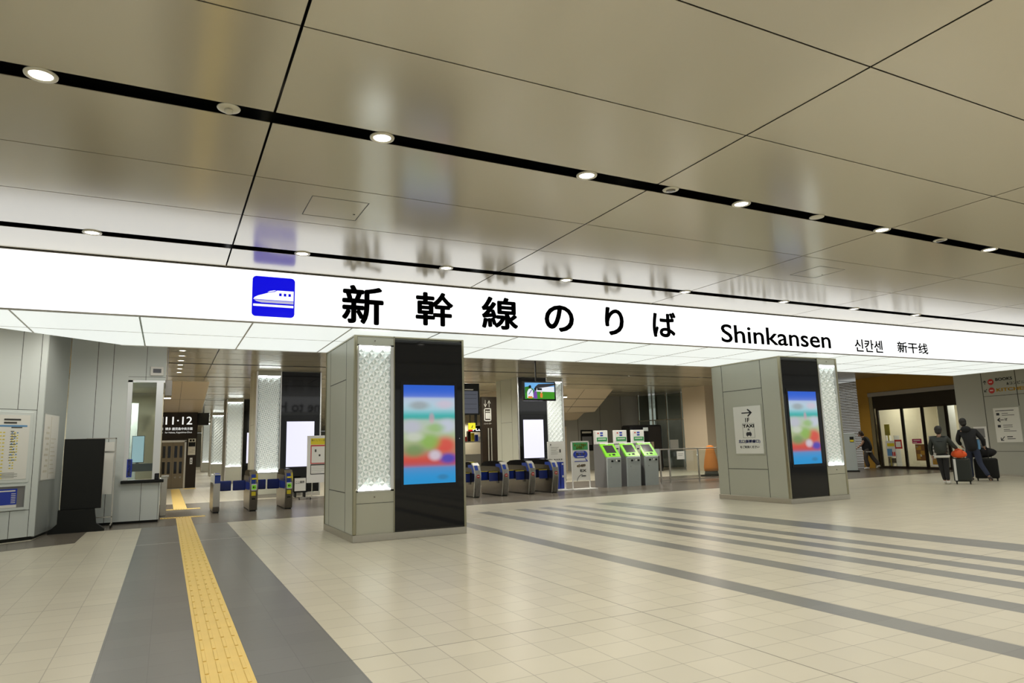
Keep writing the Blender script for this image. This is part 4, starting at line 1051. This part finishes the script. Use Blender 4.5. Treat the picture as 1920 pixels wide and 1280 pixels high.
RW = -math.radians(98.3)
def right_side():
    # right wall with direction lettering
    O = (24.254, 12.186, 0)
    b = MB(); b.box(-1.95, 1.6, 0, .2, .06, 4.0); b.mi = 1
    for x in (-.965, .16): b.box(x-.012, x+.012, -.002, .01, .06, 4.0)
    b.box(-.965, 1.6, -.002, .01, 2.60, 2.615); b.box(-.965, 1.6, -.002, .01, .79, .805)
    b.mi = 2; b.box(-1.96, 1.6, -.012, 0, 0, .06)
    b.build('wall_right', ['wall_panel_warm', 'groove', 'steel'], loc=O, rotz=RW, kind='structure')
    e = Vector((24.60, 14.03, 0)); q = Vector((27.35, 15.30, 0)); dd = q-e
    b = MB(); b.box(0, dd.length, 0, .12, 0, 4.0); b.build('wall_right', 'wall_panel_warm', loc=e, rotz=math.atan2(dd.y, dd.x), kind='structure')
    t = thing('direction_sign', 'black and orange shop direction lettering with red discs on the right wall', 'sign', O, RW)
    y = -.001
    b = MB()
    for z in (3.07, 2.79): b.tube((-.655, y, z), (-.655, y-.006, z), .10, seg=24)
    d = b.build('red_disc', 'red_plastic', t)
    b = MB()
    for z in (3.07, 2.79):
        for k in range(3): b.box(-.71+.04*k, -.685+.04*k, y-.008, y-.006, z-.02, z+.02)
    b.build('disc_text', 'white_paint', d)
    b = MB(); b.box(-.87, -.85, y-.003, y, 3.0, 3.11); b.prism([(-.86, 3.14), (-.80, 3.08), (-.815, 3.065), (-.86, 3.11), (-.905, 3.065), (-.92, 3.08)], 'y', y-.003, y); b.build('up_arrow', 'dark_text', t)
    b = MB(); b.prism([(-.90, 2.775), (-.82, 2.855), (-.805, 2.84), (-.885, 2.76)], 'y', y-.003, y); b.prism([(-.91, 2.75), (-.91, 2.83), (-.89, 2.83), (-.89, 2.77), (-.83, 2.77), (-.83, 2.75)], 'y', y-.003, y); b.build('down_arrow', 'dark_text', t)
    text('lettering', 'BOOKS', -.49, .06, 3.085, 3.185, y, 'dark_text', t, bold=.03)
    text('lettering', '&コンビニ', -.14, .42, 2.93, 3.03, y, 'dark_text', t, bold=.02)
    text('lettering', 'KITCHEN', -.50, .55, 2.735, 2.845, y, 'orange_sign' if 'orange_sign' in MATS else M('orange_sign', (.75, .42, .03), .5).name, t, bold=.03)
    t = thing('wall_notice', 'white notice with black arrows on the right wall', 'notice', O, RW)
    b = MB(); b.box(-.72, .18, -.012, 0, 1.05, 2.24); b.build('frame', 'wall_panel_warm', t)
    b = MB(); b.box(-.69, .14, -.016, -.004, 1.09, 2.20); s = b.build('sheet', 'white_paper', t)
    y = -.0162
    b = MB(); b.box(-.57, -.38, y-.003, y, 1.80, 1.822); b.prism([(-.60, 1.811), (-.51, 1.885), (-.48, 1.87), (-.55, 1.811), (-.48, 1.752), (-.51, 1.737)], 'y', y-.003, y); b.build('arrow', 'dark_text', s)
    b = MB(); b.prism([(-.545, 1.165), (-.43, 1.28), (-.415, 1.265), (-.53, 1.15)], 'y', y-.003, y); b.prism([(-.555, 1.14), (-.555, 1.24), (-.53, 1.24), (-.53, 1.165), (-.455, 1.165), (-.455, 1.14)], 'y', y-.003, y); b.build('arrow', 'dark_text', s)
    b = MB(); b.box(-.62, -.02, y-.003, y, 2.10, 2.12)
    for z in (2.01, 1.95, 1.63, 1.57, 1.49, 1.44): b.box(-.42, -.02-.1*(int(z*100) % 3), y-.003, y, z, z+.015)
    for z in (1.96, 1.57): b.box(-.60, -.50, y-.003, y, z, z+.08)
    b.box(-.34, -.32, y-.003, y, 1.78, 1.86); b.box(-.30, -.26, y-.003, y, 1.84, 1.86); b.box(-.30, -.28, y-.003, y, 1.78, 1.84); b.box(-.34, -.16, y-.003, y, 1.25, 1.28); b.box(-.34, -.08, y-.003, y, 1.19, 1.21); b.build('print', 'dark_text', s)
    t = thing('hydrant_box', 'grey recessed box in the right wall behind the dark suitcase', 'wall box', O, RW)
    b = MB(); b.box(-1.45, -.99, -.02, 0, .82, 1.62, bev=.004); b.build('frame', 'white_paint', t); b = MB(); b.box(-1.40, -1.07, -.024, -.018, 1.25, 1.56); b.box(-1.40, -1.07, -.024, -.018, .86, 1.22); b.build('door_panel', 'kiosk_side', t)
    # shop front
    O = (27.2, 14.0, 0)
    b = MB()
    b.box(-6.62, -1.6, 0, .25, 3.30, 4.0); b.box(-6.62, -6.02, 0, .25, 0, 3.30)
    b.build('wall_shopfront', 'orange_wall', loc=O, rotz=RW, kind='structure')
    t = thing('shop_entrance', 'shop entrance with glass doors in dark frames under an orange wall', 'shop entrance', O, RW)
    b = MB(); b.box(-6.0, -1.75, -.06, -.005, 3.13, 3.31, bev=.01); b.build('shutter_case', 'shutter_metal', t)
    b = MB(); b.box(-6.0, -1.75, .06, .2, 2.62, 3.29); b.build('header_panel', 'brown_dark', t)
    b = MB(); b.box(-6.01, -5.82, .0, .2, 0, 3.13); b.build('jamb', 'bronze_trim', t)
    xs = [-5.72, -4.46, -3.48, -2.41, -1.8]
    for k, (a, c) in enumerate(zip(xs[:-1], xs[1:])):
        b = MB(); w = .05 if k != 2 else .05
        b.box(a-.05, a+.05, .08, .16, .0, 2.62); b.box(c-.05, c+.05, .08, .16, 0, 2.62); b.box(a, c, .09, .15, .0, .10); b.box(a, c, .09, .15, 2.52, 2.62); dr = b.build('door_leaf', 'brown_dark', t)
        b = MB(); b.box(a+.05, c-.05, .115, .125, .10, 2.52); b.build('pane', 'clear_glass', dr)
    b = MB(); b.box(-5.9, -1.75, .0, .3, 0, .02); b.build('threshold', 'brown_dark', t)
    # posters and stickers on the doors
    def sheet(x0, x1, z0, z1, mat, label, prints):
        q = thing('poster', label, 'poster', O, RW, 'posters on the shop doors')
        b = MB(); b.box(x0, x1, .108, .113, z0, z1); b.build('sheet', mat, q)
        for nm, m2, rects in prints:
            b = MB()
            for r in rects: b.box(x0+r[0]*(x1-x0), x0+r[1]*(x1-x0), .105, .108, z0+r[2]*(z1-z0), z0+r[3]*(z1-z0))
            b.build(nm, m2, q)
    sheet(-5.45, -4.95, .50, 1.18, 'white_paper', 'pale poster with yellow and blue print on the left shop door', [('print', 'yellow_plastic', [(.15, .9, .65, .85)]), ('picture', 'light_blue', [(.1, .6, .05, .5)]), ('figures', 'red_plastic', [(.55, .7, .05, .3), (.75, .9, .05, .3)])])
    sheet(-4.98, -4.62, .84, 1.22, 'red_plastic', 'small red bordered notice on the left shop door', [('print', 'white_paper', [(.15, .85, .18, .8)])])
    sheet(-4.10, -3.66, 1.05, 1.24, M('magenta', (.42, .01, .10), .5), 'magenta strip sticker on the second shop door', [('print', 'white_paper', [(.15, .85, .6, .75), (.1, .5, .2, .3)])])
    sheet(-3.98, -3.54, .35, 1.02, M('food_brown', (.20, .09, .02), .5), 'brown food poster on the second shop door', [('picture', 'orange_wall', [(.1, .45, .1, .4), (.5, .9, .35, .6), (.1, .6, .65, .9)]), ('print', 'lamp_ring', [(.3, .6, .25, .4), (.1, .3, .8, .9)])])
    sheet(-3.32, -2.98, .14, 1.35, 'white_paper', 'tall white magazine list on the third shop door', [('print', 'groove', [(.1, .9, .93, .96), (.1, .9, .83, .86), (.1, .9, .68, .70), (.2, .8, .55, .57), (.2, .8, .45, .46), (.1, .9, .3, .32)]), ('picture', 'orange_wall', [(.2, .9, .05, .25)])])
    # inside the shop
    b = MB(); b.box(-7.6, .6, 4.2, 4.3, 0, 4.0); b.box(-6.3, -6.2, .25, 4.2, 0, 4.0); b.box(-.3, -.2, .25, 4.2, 0, 4.0); b.box(-6.3, -.2, .25, 4.2, 3.3, 3.4)
    b.build('wall_shop_interior', 'shop_inner', loc=O, rotz=RW, kind='structure')
    t = thing('shop_column', 'white column inside the shop seen through the third door', 'column', O, RW, kind='thing')
    b = MB(); b.box(-3.5, -3.05, 1.0, 1.4, 0, 3.29); b.build('shaft', 'white_paint', t)
    t = thing('magazine_rack', 'shelf rack of goods just inside the left shop door', 'shop rack', O, RW)
    b = MB()
    for z in (.2, .5, .8, 1.1): b.box(-5.75, -5.35, .5, .8, z, z+.02)
    b.box(-5.77, -5.75, .5, .8, 0, 1.4); b.box(-5.35, -5.33, .5, .8, 0, 1.4); b.build('rack_frame', 'white_paint', t)
    b = MB()
    for k, z in enumerate((.22, .52, .82)): b.box(-5.72, -5.38, .52, .7, z, z+.2)
    b.build('goods', 'brown_dark', t)
    t = thing('pop_card', 'yellow price card above the rack inside the shop', 'price card', O, RW)
    b = MB(); b.box(-5.66, -5.40, .36, .38, 1.42, 1.90); b.box(-5.55, -5.51, .38, .42, 0, 1.6); b.build('card', 'yellow_plastic', t)
    for i, (x, y) in enumerate(((-5, 2), (-2.6, 2))):
        L = bpy.data.lights.new('shop_ceiling_lamp', 'AREA'); L.energy = 70; L.size = 1.2; L.color = (1, .96, .85)
        lo = bpy.data.objects.new('shop_ceiling_lamp', L); COL.objects.link(lo)
        c, s = math.cos(RW), math.sin(RW); lo.location = (O[0]+c*x-s*y, O[1]+s*x+c*y, 3.25)
    # shutter left of the orange wall
    b = MB()
    for k in range(52): b.box(-8.6, -6.64, .05, .09, .02+.075*k, .078+.075*k, bev=.008, seg=1)
    o = b.build('roller_shutter', 'shutter_metal', loc=O, rotz=RW); tag(o, 'closed grey slatted shutter left of the orange shop wall', 'shutter')
    b = MB(); b.box(-11.5, -8.6, 0, .2, 0, 4.0); b.build('wall_right_rear', 'wall_panel_warm', loc=O, rotz=RW, kind='structure')
    t = thing('ticket_reader', 'slim grey machine with yellow label beside the grey shutter', 'machine', (24.9, 18.75, 0), -.9)
    b = MB(); b.box(-.25, .22, -.15, .15, .05, 1.55, bev=.015); b.build('body', 'kiosk_grey', t)
    b = MB(); b.box(.02, .17, -.154, -.15, 1.18, 1.40); b.build('black_label', 'black_matte', t)
    b = MB(); b.box(.03, .16, -.157, -.154, 1.20, 1.28); b.build('yellow_label', 'yellow_plastic', t)
    b = MB(); b.box(-.3, .28, -.2, .2, 0, .05); b.build('base', 'black_matte', t)
right_side()

# ------------------------------------------------------------------ people
def skin(pts, edges, root=0, sub=2):
    me = bpy.data.meshes.new('skinned'); me.from_pydata([p[0] for p in pts], edges, [])
    o = bpy.data.objects.new('skinned', me); COL.objects.link(o)
    md = o.modifiers.new('s', 'SKIN'); md.use_smooth_shade = True
    for i, v in enumerate(me.skin_vertices[0].data):
        r = pts[i][1]; v.radius = (r, r) if not isinstance(r, tuple) else r
        v.use_root = (i == root)
    sb = o.modifiers.new('u', 'SUBSURF'); sb.levels = sub; sb.render_levels = sub
    out = bpy.data.meshes.new_from_object(o.evaluated_get(bpy.context.evaluated_depsgraph_get()))
    bpy.data.objects.remove(o); bpy.data.meshes.remove(me)
    for p in out.polygons: p.use_smooth = True
    return out
def joined(name, meshes, mats, parent):
    bm = bmesh.new()
    for me, mi in meshes:
        n = len(bm.faces); bm.from_mesh(me); bm.faces.ensure_lookup_table()
        for f in bm.faces[n:]: f.material_index = mi
    me = bpy.data.meshes.new(name); bm.to_mesh(me); bm.free()
    for m in mats: me.materials.append(MATS[m])
    return link(name, me, parent)
def lerp(a, b, t): return tuple(a[i]+(b[i]-a[i])*t for i in range(3))
def hand_meshes(wrist, dirn, side, curl=.6, s=1.):
    """palm with four bent fingers and a thumb from the side of the palm"""
    d = Vector(dirn).normalized(); sd = Vector(side); sd = (sd-d*sd.dot(d)).normalized(); n = d.cross(sd).normalized()
    w = Vector(wrist); out = []
    out.append(skin([(tuple(w), .026*s), (tuple(w+d*.04*s), (.036*s, .018*s)), (tuple(w+d*.085*s), (.040*s, .016*s))], [(0, 1), (1, 2)], sub=1))
    for k, ln in enumerate((.070, .080, .075, .058)):
        b0 = w+d*.078*s+sd*(.030-.020*k)*s
        p1 = b0+d*ln*.45*s; p2 = p1+(d*math.cos(curl)+n*math.sin(curl))*ln*.35*s; p3 = p2+(d*math.cos(2*curl)+n*math.sin(2*curl))*ln*.30*s
        out.append(skin([(tuple(b0), .0095*s), (tuple(p1), .009*s), (tuple(p2), .0085*s), (tuple(p3), .007*s)], [(0, 1), (1, 2), (2, 3)], sub=1))
    b0 = w+d*.03*s+sd*.03*s; p1 = b0+(d*.6+sd*.8)*.035*s; p2 = p1+(d*.9+n*.5)*.03*s
    out.append(skin([(tuple(b0), .012*s), (tuple(p1), .010*s), (tuple(p2), .008*s)], [(0, 1), (1, 2)], sub=1))
    return out
def person(loc, rotz, label, J, top, bottom, shoe, hair, extra=None, sleeves='long', topr=1., hair_long=False):
    """J holds joint positions in local space: x right, y forward (away), z up"""
    t = thing('person', label, 'person', loc, rotz)
    hd, nk, ch, ws, pv = J['head'], J['neck'], J['chest'], J['waist'], J['pelvis']
    f = Vector(J.get('face', (0, 1, 0))).normalized()
    pts = [(pv, (.12, .09)), (ws, (.11, .085)), (ch, (.14, .10)), (nk, .055), (lerp(nk, hd, .55), .055), (hd, (.078, .09)), ((hd[0], hd[1], hd[2]+.085), (.062, .07))]
    e = [(0, 1), (1, 2), (2, 3), (3, 4), (4, 5), (5, 6)]
    def chain(start, js, rs):
        p = start
        for j, r in zip(js, rs): pts.append((j, r)); e.append((p, len(pts)-1)); p = len(pts)-1
    for s in 'LR':
        chain(2, [J['sh'+s], J['el'+s], J['wr'+s]], [.062, .045, .028])
        chain(0, [J['hp'+s], J['kn'+s], J['an'+s], J['to'+s]], [.080, .050, .034, (.034, .02)])
    body = [(skin(pts, e, 0, 2), 0)]
    for s in 'LR':
        d = Vector(J['wr'+s])-Vector(J['el'+s])
        for mh in hand_meshes(J['wr'+s], d, f, J.get('curl', .7)): body.append((mh, 0))
    # face: nose, ears, brow, chin, eyes, mouth
    F = MB(); h = Vector(hd)+Vector((0, 0, .02)); sdv = f.cross(Vector((0, 0, 1))).normalized()
    nose = h+f*.098-Vector((0, 0, .02)); F.ball(nose, (.014, .014, .022), 10)
    for q in (1, -1): F.ball(h+sdv*.078*q-Vector((0, 0, .015)), (.016, .016, .03), 10)
    F.ball(h+f*.07-Vector((0, 0, .085)), (.035, .03, .025), 10)
    F.mi = 1
    for q in (1, -1): F.ball(h+f*.088+sdv*.032*q+Vector((0, 0, .005)), (.012, .008, .008), 8)
    F.mi = 2; F.ball(h+f*.088-Vector((0, 0, .055)), (.022, .008, .006), 8)
    fm = bpy.data.meshes.new('face'); F.bm.to_mesh(fm); F.bm.free()
    bm = bmesh.new()
    for me, mi in body: bm.from_mesh(me)
    for fc in bm.faces: fc.material_index = 0
    bm.from_mesh(fm)
    me = bpy.data.meshes.new('body'); bm.to_mesh(me); bm.free()
    for mm in ('skin', 'hair', 'red_plastic'): me.materials.append(MATS[mm])
    link('body', me, t)
    # hair
    c = Vector(hd)+Vector((0, 0, .045))-f*.018
    H = MB(); H.ball(c, (.096, .106, .105), 20); H.ball(c-f*.03-Vector((0, 0, .06)), (.085, .075, .09), 16)
    if hair_long: H.ball(c-f*.05-Vector((0, 0, .13)), (.08, .06, .10), 14)
    H.build('hair', hair, t)
    # jacket / shirt
    k = topr
    hem = J.get('hem', lerp(pv, ws, .0)); P = [(hem, (.225*k, .17*k)), (ws, (.195*k, .15*k)), (ch, (.19*k, .145*k)), (lerp(ch, nk, .70), (.10*k, .09*k)), (nk, (.075*k, .075*k))]
    E = [(0, 1), (1, 2), (2, 3), (3, 4)]
    for s in 'LR':
        b0 = 2
        seq = [(J['sh'+s], .078*k), (lerp(J['sh'+s], J['el'+s], .5), .066*k)]
        if sleeves == 'long': seq += [(J['el'+s], .058*k), (lerp(J['el'+s], J['wr'+s], .95), .042*k)]
        for j, r in seq: P.append((j, r)); E.append((b0, len(P)-1)); b0 = len(P)-1
    link('jacket' if sleeves == 'long' else 'shirt', finish(skin(P, E, 0, 2), top), t)
    # trousers
    P = [((pv[0], pv[1], pv[2]+.10), (.165, .125)), (pv, (.160, .125))]; E = [(0, 1)]
    tr = J.get('trouser', (.10, .072, .056))
    for s in 'LR':
        b0 = 1
        for j, r in ((J['hp'+s], tr[0]), (J['kn'+s], tr[1]), (lerp(J['kn'+s], J['an'+s], 1.0), tr[2])): P.append((j, r)); E.append((b0, len(P)-1)); b0 = len(P)-1
    link('trousers', finish(skin(P, E, 0, 2), bottom), t)
    for s in 'LR':
        a, q = Vector(J['an'+s]), Vector(J['to'+s]); dd = q-a; dh = Vector((dd.x, dd.y, 0)).normalized() if Vector((dd.x, dd.y, 0)).length > .01 else f
        heel = a-dh*.045+Vector((0, 0, -.035)); 
        sm = skin([(tuple(heel), (.056, .046)), (tuple(a+dh*.05+Vector((0, 0, -.03))), (.058, .050)), (tuple(q+dh*.03), (.058, .038))], [(0, 1), (1, 2)], 0, 2)
        link('shoe', finish(sm, shoe), t)
    return t
def finish(me, mat): me.materials.clear(); me.materials.append(MATS[mat]); return me

RS = -math.radians(60)
woman = person((19.68, 11.93, 0), RS, 'woman in black puffer jacket with white hem seen from behind, holding suitcase handle', dict(
    head=(.0, .02, 1.50), neck=(0, 0, 1.36), chest=(0, 0, 1.20), waist=(.0, 0, 1.0), pevis=0, pelvis=(.02, 0, .87), hem=(.02, 0, .82), face=(.1, 1, 0),
    shL=(-.18, 0, 1.28), elL=(-.25, .0, 1.02), wrL=(-.22, .10, .80), shR=(.18, 0, 1.28), elR=(.32, .0, 1.07), wrR=(.40, .17, .985),
    hpL=(-.06, 0, .84), knL=(-.02, .05, .47), anL=(.02, .06, .10), toL=(.03, .20, .04), hpR=(.10, 0, .84), knR=(.09, .0, .47), anR=(.10, -.05, .10), toR=(.12, .10, .04), trouser=(.105, .075, .052)),
    'cloth_green_black', 'cloth_black', 'cloth_white', 'hair', topr=1.12)
P = MB(); P.lathe([(.165, -.035), (.175, 0.03)], (0, 0, 0), 24); 
me = P
for v in P.bm.verts: v.co = Vector((v.co.x*1.12+.02, v.co.y*.85, v.co.z+.78))
P.build('shirt_hem', 'cloth_white', woman)
for z in (.9, 1.0, 1.1, 1.2):
    P = MB(); P.lathe([(.19, -.008), (.20, 0), (.19, .008)], (0, 0, 0), 24)
    for v in P.bm.verts: v.co = Vector((v.co.x*(1.0 if z > 1 else .95)+.0, v.co.y*.78, v.co.z+z))
    P.build('quilt_seam', 'cloth_black', woman)
man = person((21.35, 12.05, 0), RS, 'taller man in dark hooded jacket and jeans mid-stride pulling the large black suitcase', dict(
    head=(-.12, .05, 1.72), neck=(-.09, .03, 1.57), chest=(-.03, 0, 1.40), waist=(.02, 0, 1.15), pelvis=(.05, 0, .98), hem=(.05, 0, .84), face=(-.3, 1, 0),
    shL=(-.22, 0, 1.46), elL=(-.30, .08, 1.20), wrL=(-.22, .22, 1.05), shR=(.17, -.02, 1.46), elR=(.33, -.02, 1.21), wrR=(.34, .17, 1.02),
    hpL=(-.04, .02, .93), knL=(-.06, .12, .52), anL=(-.05, .12, .10), toL=(-.08, .28, .04), hpR=(.13, 0, .93), knR=(.19, -.08, .52), anR=(.36, -.28, .16), toR=(.40, -.18, .035), trouser=(.11, .078, .062)),
    'cloth_black', 'cloth_navy', 'cloth_grey', 'hair', topr=1.15)
P = MB(); P.ball((-.06, -.10, 1.53), (.13, .08, .10), 16); P.build('hood', 'cloth_black', man)
P = MB(); P.box(.17, .25, -.06, .04, .92, 1.22, bev=.03); P.build('blue_pouch', 'light_blue', man)
walker = person((26.75, 19.35, 0), RS, 'person in black top walking left past the grey shutter', dict(
    head=(-.17, 0, 1.50), neck=(-.10, 0, 1.37), chest=(.0, 0, 1.24), waist=(.03, 0, 1.0), pelvis=(.03, 0, .88), hem=(.03, 0, .74), face=(-1, .1, 0),
    shL=(-.02, -.17, 1.30), elL=(-.14, -.22, 1.06), wrL=(-.34, -.22, .90), shR=(.02, .17, 1.30), elR=(.14, .20, 1.05), wrR=(.16, .22, .82),
    hpL=(.03, -.09, .84), knL=(-.06, -.09, .48), anL=(.02, -.09, .10), toL=(-.13, -.09, .04), hpR=(.05, .09, .84), knR=(.20, .09, .48), anR=(.42, .09, .18), toR=(.33, .09, .05), trouser=(.11, .09, .085)),
    'cloth_black', 'cloth_grey', 'cloth_white', 'hair_brown', sleeves='short', topr=1.12)
P = MB(); P.lathe([(.16, -.02), (.165, .02)], (0, 0, 0), 24)
for v in P.bm.verts: v.co = Vector((v.co.x*.95+.03, v.co.y*1.1, v.co.z+.745))
P.build('shirt_hem', 'cloth_white', walker)

def suitcase(loc, label, w, h, d, mat, stripe, hand):
    t = thing('suitcase', label, 'suitcase', loc, RS, 'wheeled suitcases')
    b = MB(); b.box(-w/2, w/2, -d/2, d/2, .07, h, bev=.05, seg=3); b.build('shell', mat, t)
    b = MB()
    for k in range(5): b.box(-w/2+.08+k*(w-.16)/5, -w/2+.11+k*(w-.16)/5, -d/2-.006, -d/2+.005, .14, h-.08)
    b.build('ribs', mat, t)
    if stripe:
        b = MB(); b.box(-w/2+.03, -w/2+.09, -d/2-.008, d/2+.008, .10, h-.02); b.build('silver_band', 'steel_light', t)
    for x in (-w/2+.06, w/2-.06):
        for y in (-d/2+.06, d/2-.06):
            b = MB(); b.tube((x-.015, y, .035), (x+.015, y, .035), .035, seg=14); b.box(x-.02, x+.02, y-.02, y+.02, .05, .09); b.build('wheel', 'black_matte', t)
    b = MB(); z = hand; yh = d/2-.03 if stripe else -d/2+.03
    b.tube((-.08, yh, h-.02), (-.08, yh, z), .010); b.tube((.08, yh, h-.02), (.08, yh, z), .010); b.tube((-.10, yh, z), (.10, yh, z), .016); b.build('handle', 'black_matte', t)
    return t
suitcase((20.13, 11.66, 0), 'dark suitcase with silver band carrying the orange bag', .44, .72, .30, 'case_dark', True, .93)
suitcase((21.88, 11.97, 0), 'large black suitcase under a black duffel bag behind the man', .60, .66, .34, 'black_matte', False, .95)
def bag(loc, label, r, mat, name, cat):
    t = thing(name, label, cat, loc, RS)
    b = MB(); b.ball((0, 0, r[2]), r, 20)
    for v in b.bm.verts:
        v.co.z = max(v.co.z, .0) if v.co.z < r[2]*.25 else v.co.z
        v.co.x += .012*math.sin(23*v.co.z+7*v.co.x); v.co.y += .01*math.sin(19*v.co.x)
    b.build('body', mat, t)
    b = MB(); b.path([(-r[0]*.5, -r[1]*.7, r[2]*1.2), (-r[0]*.4, -r[1]*.8, r[2]*2.05), (0, -r[1]*.5, r[2]*2.3), (r[0]*.4, -r[1]*.8, r[2]*2.0), (r[0]*.5, -r[1]*.7, r[2]*1.2)], .012); b.build('strap', mat, t)
bag((20.03, 11.64, .724), 'orange bag sitting on the dark suitcase', (.20, .10, .112), 'cloth_orange', 'travel_bag', 'bag')
bag((21.89, 12.08, .664), 'black duffel bag lying on the large black suitcase', (.40, .14, .16), 'cloth_black', 'duffel_bag', 'bag')

# ------------------------------------------------------------------ lamps
WARM = (1., .95, .84)
def spot(x, y, e, z=3.97, ang=130, col=WARM, r=.07):
    L = bpy.data.lights.new('downlight_and_fill', 'SPOT'); L.energy = e; L.spot_size = math.radians(ang); L.spot_blend = .7; L.shadow_soft_size = r; L.color = col
    o = bpy.data.objects.new('downlight_and_fill', L); COL.objects.link(o); o.location = (x, y, z)
for x in S1: spot(x, 5.265, 130)
for x in S2: spot(x, 8.99, 80)
for y in (-5.93, -2.20, 1.535):
    for x in (-5.6, -3.2, -.9, 1.5, 3.5, 5.6, 8.0, 10.4, 12.5, 14.5, 17, 19.5): spot(x, y, 130)
for x in (12.5, 14.5, 17, 19.4, 21.8): spot(x, 5.265, 130)
for x in (17, 19.4, 21.8): spot(x, 8.99, 90)
for i in range(6): spot(.256, 18.78+1.014*i, 70)
for y in (17.8, 21.45, 25.1, 32.4, 39.7, 47, 54.4, 61.7, 69, 80):
    for x in ((-1, 5.5, 9, 12.6, 16.2, 19.8) if y < 26 else (1.5, 5.5, 9.5)):
        if x < 0 and y < 21: continue
        spot(x, y, 235, ang=168)  # added rear spots without fittings, spread wide to brighten walls and soffits
for x, y, e in ((-1.1, 14.6, 95), (-2.6, 12.9, 80), (25.8, 28.3, 120), (.35, 15.2, 50)): spot(x, y, e, ang=165)  # extra spots without fittings, added to brighten left walls and behind the glass
for x, y in ((24.5, 17.5), (22.5, 15.5), (26, 20)): spot(x, y, 80)
spot(-.037, 29.6, 18, z=3.56); spot(16.9, 27.75, 18, z=3.6)

w = bpy.data.worlds.new('hall_fill'); sc.world = w; w.use_nodes = True  # even ambient fill added from all round, no daylight source
bg = w.node_tree.nodes['Background']; bg.inputs[0].default_value = (.80, .83, .80, 1); bg.inputs[1].default_value = .7

sc.cycles.max_bounces = 7; sc.cycles.diffuse_bounces = 4; sc.cycles.glossy_bounces = 4; sc.cycles.caustics_reflective = False; sc.cycles.caustics_refractive = False
sc.view_settings.view_transform = 'Standard'; sc.view_settings.look = 'None'; sc.view_settings.gamma = 1; sc.view_settings.use_curve_mapping = False
sc.view_settings.exposure = 0.
